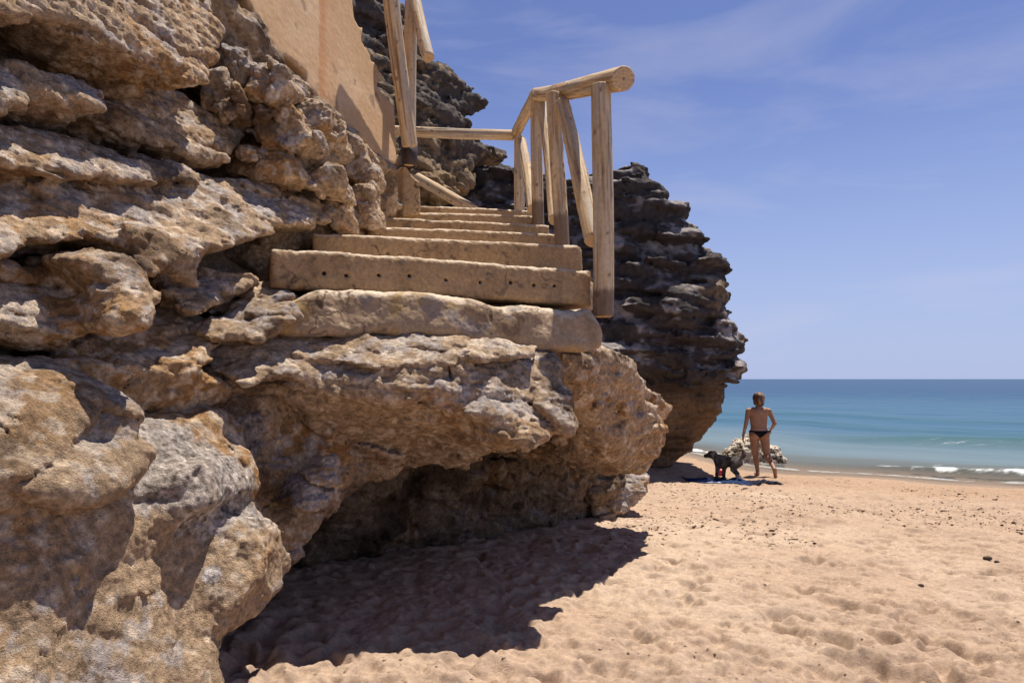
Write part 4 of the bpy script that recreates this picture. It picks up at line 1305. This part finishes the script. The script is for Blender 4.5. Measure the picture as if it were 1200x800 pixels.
# crumbs and clods of moist sand kicked up between the footprints
cr = np.random.default_rng(77)
nC = 11000
yc = 2.8 * (12.5 / 2.8) ** cr.random(nC); xc = cr.uniform(-0.62, 0.85, nC) * yc
pn_ = fbm(np.stack([xc, yc, 0 * xc], 1).astype(np.float32), 1.0, 3, off=130)
keepc = (cr.random(nC) < sstep(-0.15, 0.4, pn_) * 0.9 + 0.04) & (shore_u(xc, yc) < 14.3)
xc, yc = xc[keepc], yc[keepc]; nC = len(xc)
zc = np.array([gz(a, b_) for a, b_ in zip(xc, yc)])
slp = np.array([max(abs(gz(a, b_ + .03) - gz(a, b_ - .03)), abs(gz(a + .03, b_) - gz(a - .03, b_))) for a, b_ in zip(xc, yc)])
flat = slp < 0.016
xc, yc, zc = xc[flat], yc[flat], zc[flat]; nC = len(xc)
oct_ = np.array([(1, 0, 0), (.5, .87, 0), (-.5, .87, 0), (-1, 0, 0), (-.5, -.87, 0), (.5, -.87, 0), (.45, .2, .8), (-.4, .25, .85), (0, -.45, .75), (0, 0, -.6)], float)
fo = np.array([(0, 1, 6), (1, 2, 7), (1, 7, 6), (2, 3, 7), (3, 4, 8), (3, 8, 7), (4, 5, 8), (5, 0, 6), (5, 6, 8), (6, 7, 8),
               (1, 0, 9), (2, 1, 9), (3, 2, 9), (4, 3, 9), (5, 4, 9), (0, 5, 9)])
sz = cr.uniform(.003, .008, nC) * np.where(cr.random(nC) < .07, 2.0, 1.0)
rot_ = cr.uniform(0, 6.283, nC)
J = oct_[None] * (1 + cr.uniform(-.35, .35, (nC, 10, 3))) * sz[:, None, None] * np.array([1.25, .9, .8])
cx_, sx_ = np.cos(rot_)[:, None], np.sin(rot_)[:, None]
JV = np.stack([J[..., 0] * cx_ - J[..., 1] * sx_ + xc[:, None], J[..., 0] * sx_ + J[..., 1] * cx_ + yc[:, None], J[..., 2] * .8 + zc[:, None] - 0.15 * sz[:, None]], -1).reshape(-1, 3)
JF = (fo[None] + (np.arange(nC) * 10)[:, None, None]).reshape(-1, 3)
cc = np.repeat(C(.41, .30, .225)[None] * cr.uniform(.85, 1.12, (nC, 1)), 10, 0)
clods = make_mesh('sand_crumbs', JV, JF, M_SAND, None, cc)
tag(clods, 'crumbs of moist sand lying among the footprints', 'sand crumbs', kind='stuff')

for q, (a, b_, s, lab) in enumerate([(1157, 655, .036, 'dark stone on the sand near the right edge, left of its smaller neighbour'), (1168, 659, .024, 'small dark stone on the sand touching a larger one on its left'),
                                     (1079, 682, .022, 'small lone dark stone half sunk in the open sand')]):
    g = gpt(a, b_)
    f = lambda P, s=s, q=q: ell(P, (0, 0, s * .35), (s, s * .75, s * .55)) - .25 * s * fbm(P, 1.2 / s, 3, off=q * 9 + 2)
    Vs, Fs = mesh_sdf(f, (-1.5 * s, -1.5 * s, -s), (1.5 * s, 1.5 * s, 1.5 * s), s / 14, s * .3)
    o = make_mesh('stone', Vs, Fs, M_WEED, None, np.repeat(C(.06, .045, .035)[None], len(Vs), 0))
    place(o, (g[0], g[1], gz(g[0], g[1]))); tag(o, lab, 'stone', 'dark stones on the open sand')

# ------------------------------------------------------------------ SKY, SUN, CAMERA
w = bpy.data.worlds.new('World'); scene.world = w; w.use_nodes = True
nt = w.node_tree; bg = nt.nodes['Background']
sky = N_(nt, 'ShaderNodeTexSky', sky_type='NISHITA')
sky.sun_disc = False
sky.sun_elevation = math.asin(SUN[2]); sky.sun_rotation = math.atan2(SUN[0], SUN[1])
sky.air_density = 1.0; sky.dust_density = 0.2; sky.ozone_density = 2.5
L = nt.links.new
tint = N_(nt, 'ShaderNodeVectorMath', operation='MULTIPLY'); tint.inputs[1].default_value = (1.08, 0.985, 1.26)
L(sky.outputs[0], tint.inputs[0])
tc = N_(nt, 'ShaderNodeTexCoord')
mp = N_(nt, 'ShaderNodeMapping'); mp.inputs['Scale'].default_value = (1.6, 1.0, 7.0); mp.inputs['Rotation'].default_value = (0, math.radians(-16), 0)
L(tc.outputs['Generated'], mp.inputs['Vector'])
n1 = N_(nt, 'ShaderNodeTexNoise'); n1.inputs['Scale'].default_value = 1.7; n1.inputs['Detail'].default_value = 7; n1.inputs['Roughness'].default_value = 0.55; n1.inputs['Distortion'].default_value = 0.6
L(mp.outputs[0], n1.inputs['Vector'])
r1 = N_(nt, 'ShaderNodeMapRange'); r1.inputs['From Min'].default_value = 0.52; r1.inputs['From Max'].default_value = 0.9; r1.inputs['To Max'].default_value = 0.38
L(n1.outputs['Fac'], r1.inputs['Value'])
sx = N_(nt, 'ShaderNodeSeparateXYZ'); L(tc.outputs['Generated'], sx.inputs[0])
zr = N_(nt, 'ShaderNodeMapRange'); zr.interpolation_type = 'SMOOTHSTEP'
zr.inputs['From Min'].default_value = 0.45; zr.inputs['From Max'].default_value = 0.95; zr.inputs['To Min'].default_value = 1.0; zr.inputs['To Max'].default_value = 0.55
L(sx.outputs['Z'], zr.inputs['Value'])
zs = N_(nt, 'ShaderNodeVectorMath', operation='SCALE'); L(tint.outputs[0], zs.inputs[0]); L(zr.outputs[0], zs.inputs['Scale'])
hz = N_(nt, 'ShaderNodeMapRange'); hz.interpolation_type = 'SMOOTHSTEP'
hz.inputs['From Min'].default_value = 0.42; hz.inputs['From Max'].default_value = -0.05; hz.inputs['To Max'].default_value = 0.92
L(sx.outputs['Z'], hz.inputs['Value'])
hm = N_(nt, 'ShaderNodeMix', data_type='RGBA'); hm.inputs['B'].default_value = (4.7, 5.8, 9.0, 1)
L(hz.outputs[0], hm.inputs['Factor']); L(zs.outputs[0], hm.inputs['A'])
cm = N_(nt, 'ShaderNodeMix', data_type='RGBA')
cm.inputs['B'].default_value = (7.5, 7.2, 8.6, 1)
L(r1.outputs[0], cm.inputs['Factor']); L(hm.outputs['Result'], cm.inputs['A'])
L(cm.outputs['Result'], bg.inputs['Color'])
bg.inputs['Strength'].default_value = 0.064

sd = bpy.data.lights.new('Sun', 'SUN'); sd.energy = 5.0; sd.angle = math.radians(0.53); sd.color = (1.0, .94, .85)
so = bpy.data.objects.new('Sun', sd); COL.objects.link(so)
so.rotation_mode = 'QUATERNION'; so.rotation_quaternion = Vector((0, 0, 1)).rotation_difference(Vector(SUN))
so.location = (4, 4, 20)

cd = bpy.data.cameras.new('Camera'); cam = bpy.data.objects.new('Camera', cd); COL.objects.link(cam)
cd.sensor_width = 36; cd.lens = 24; cd.shift_y = (HY - 400) / 1200; cd.clip_start = 0.05; cd.clip_end = 60000
cam.location = (0, 0, EYE); cam.rotation_euler = (math.radians(90), 0, 0)
scene.camera = cam
vs = scene.view_settings
vs.view_transform = 'Standard'; vs.look = 'None'; vs.gamma = 1; vs.exposure = 0.48
scene.cycles.use_denoising = True
scene.cycles.max_bounces = 8
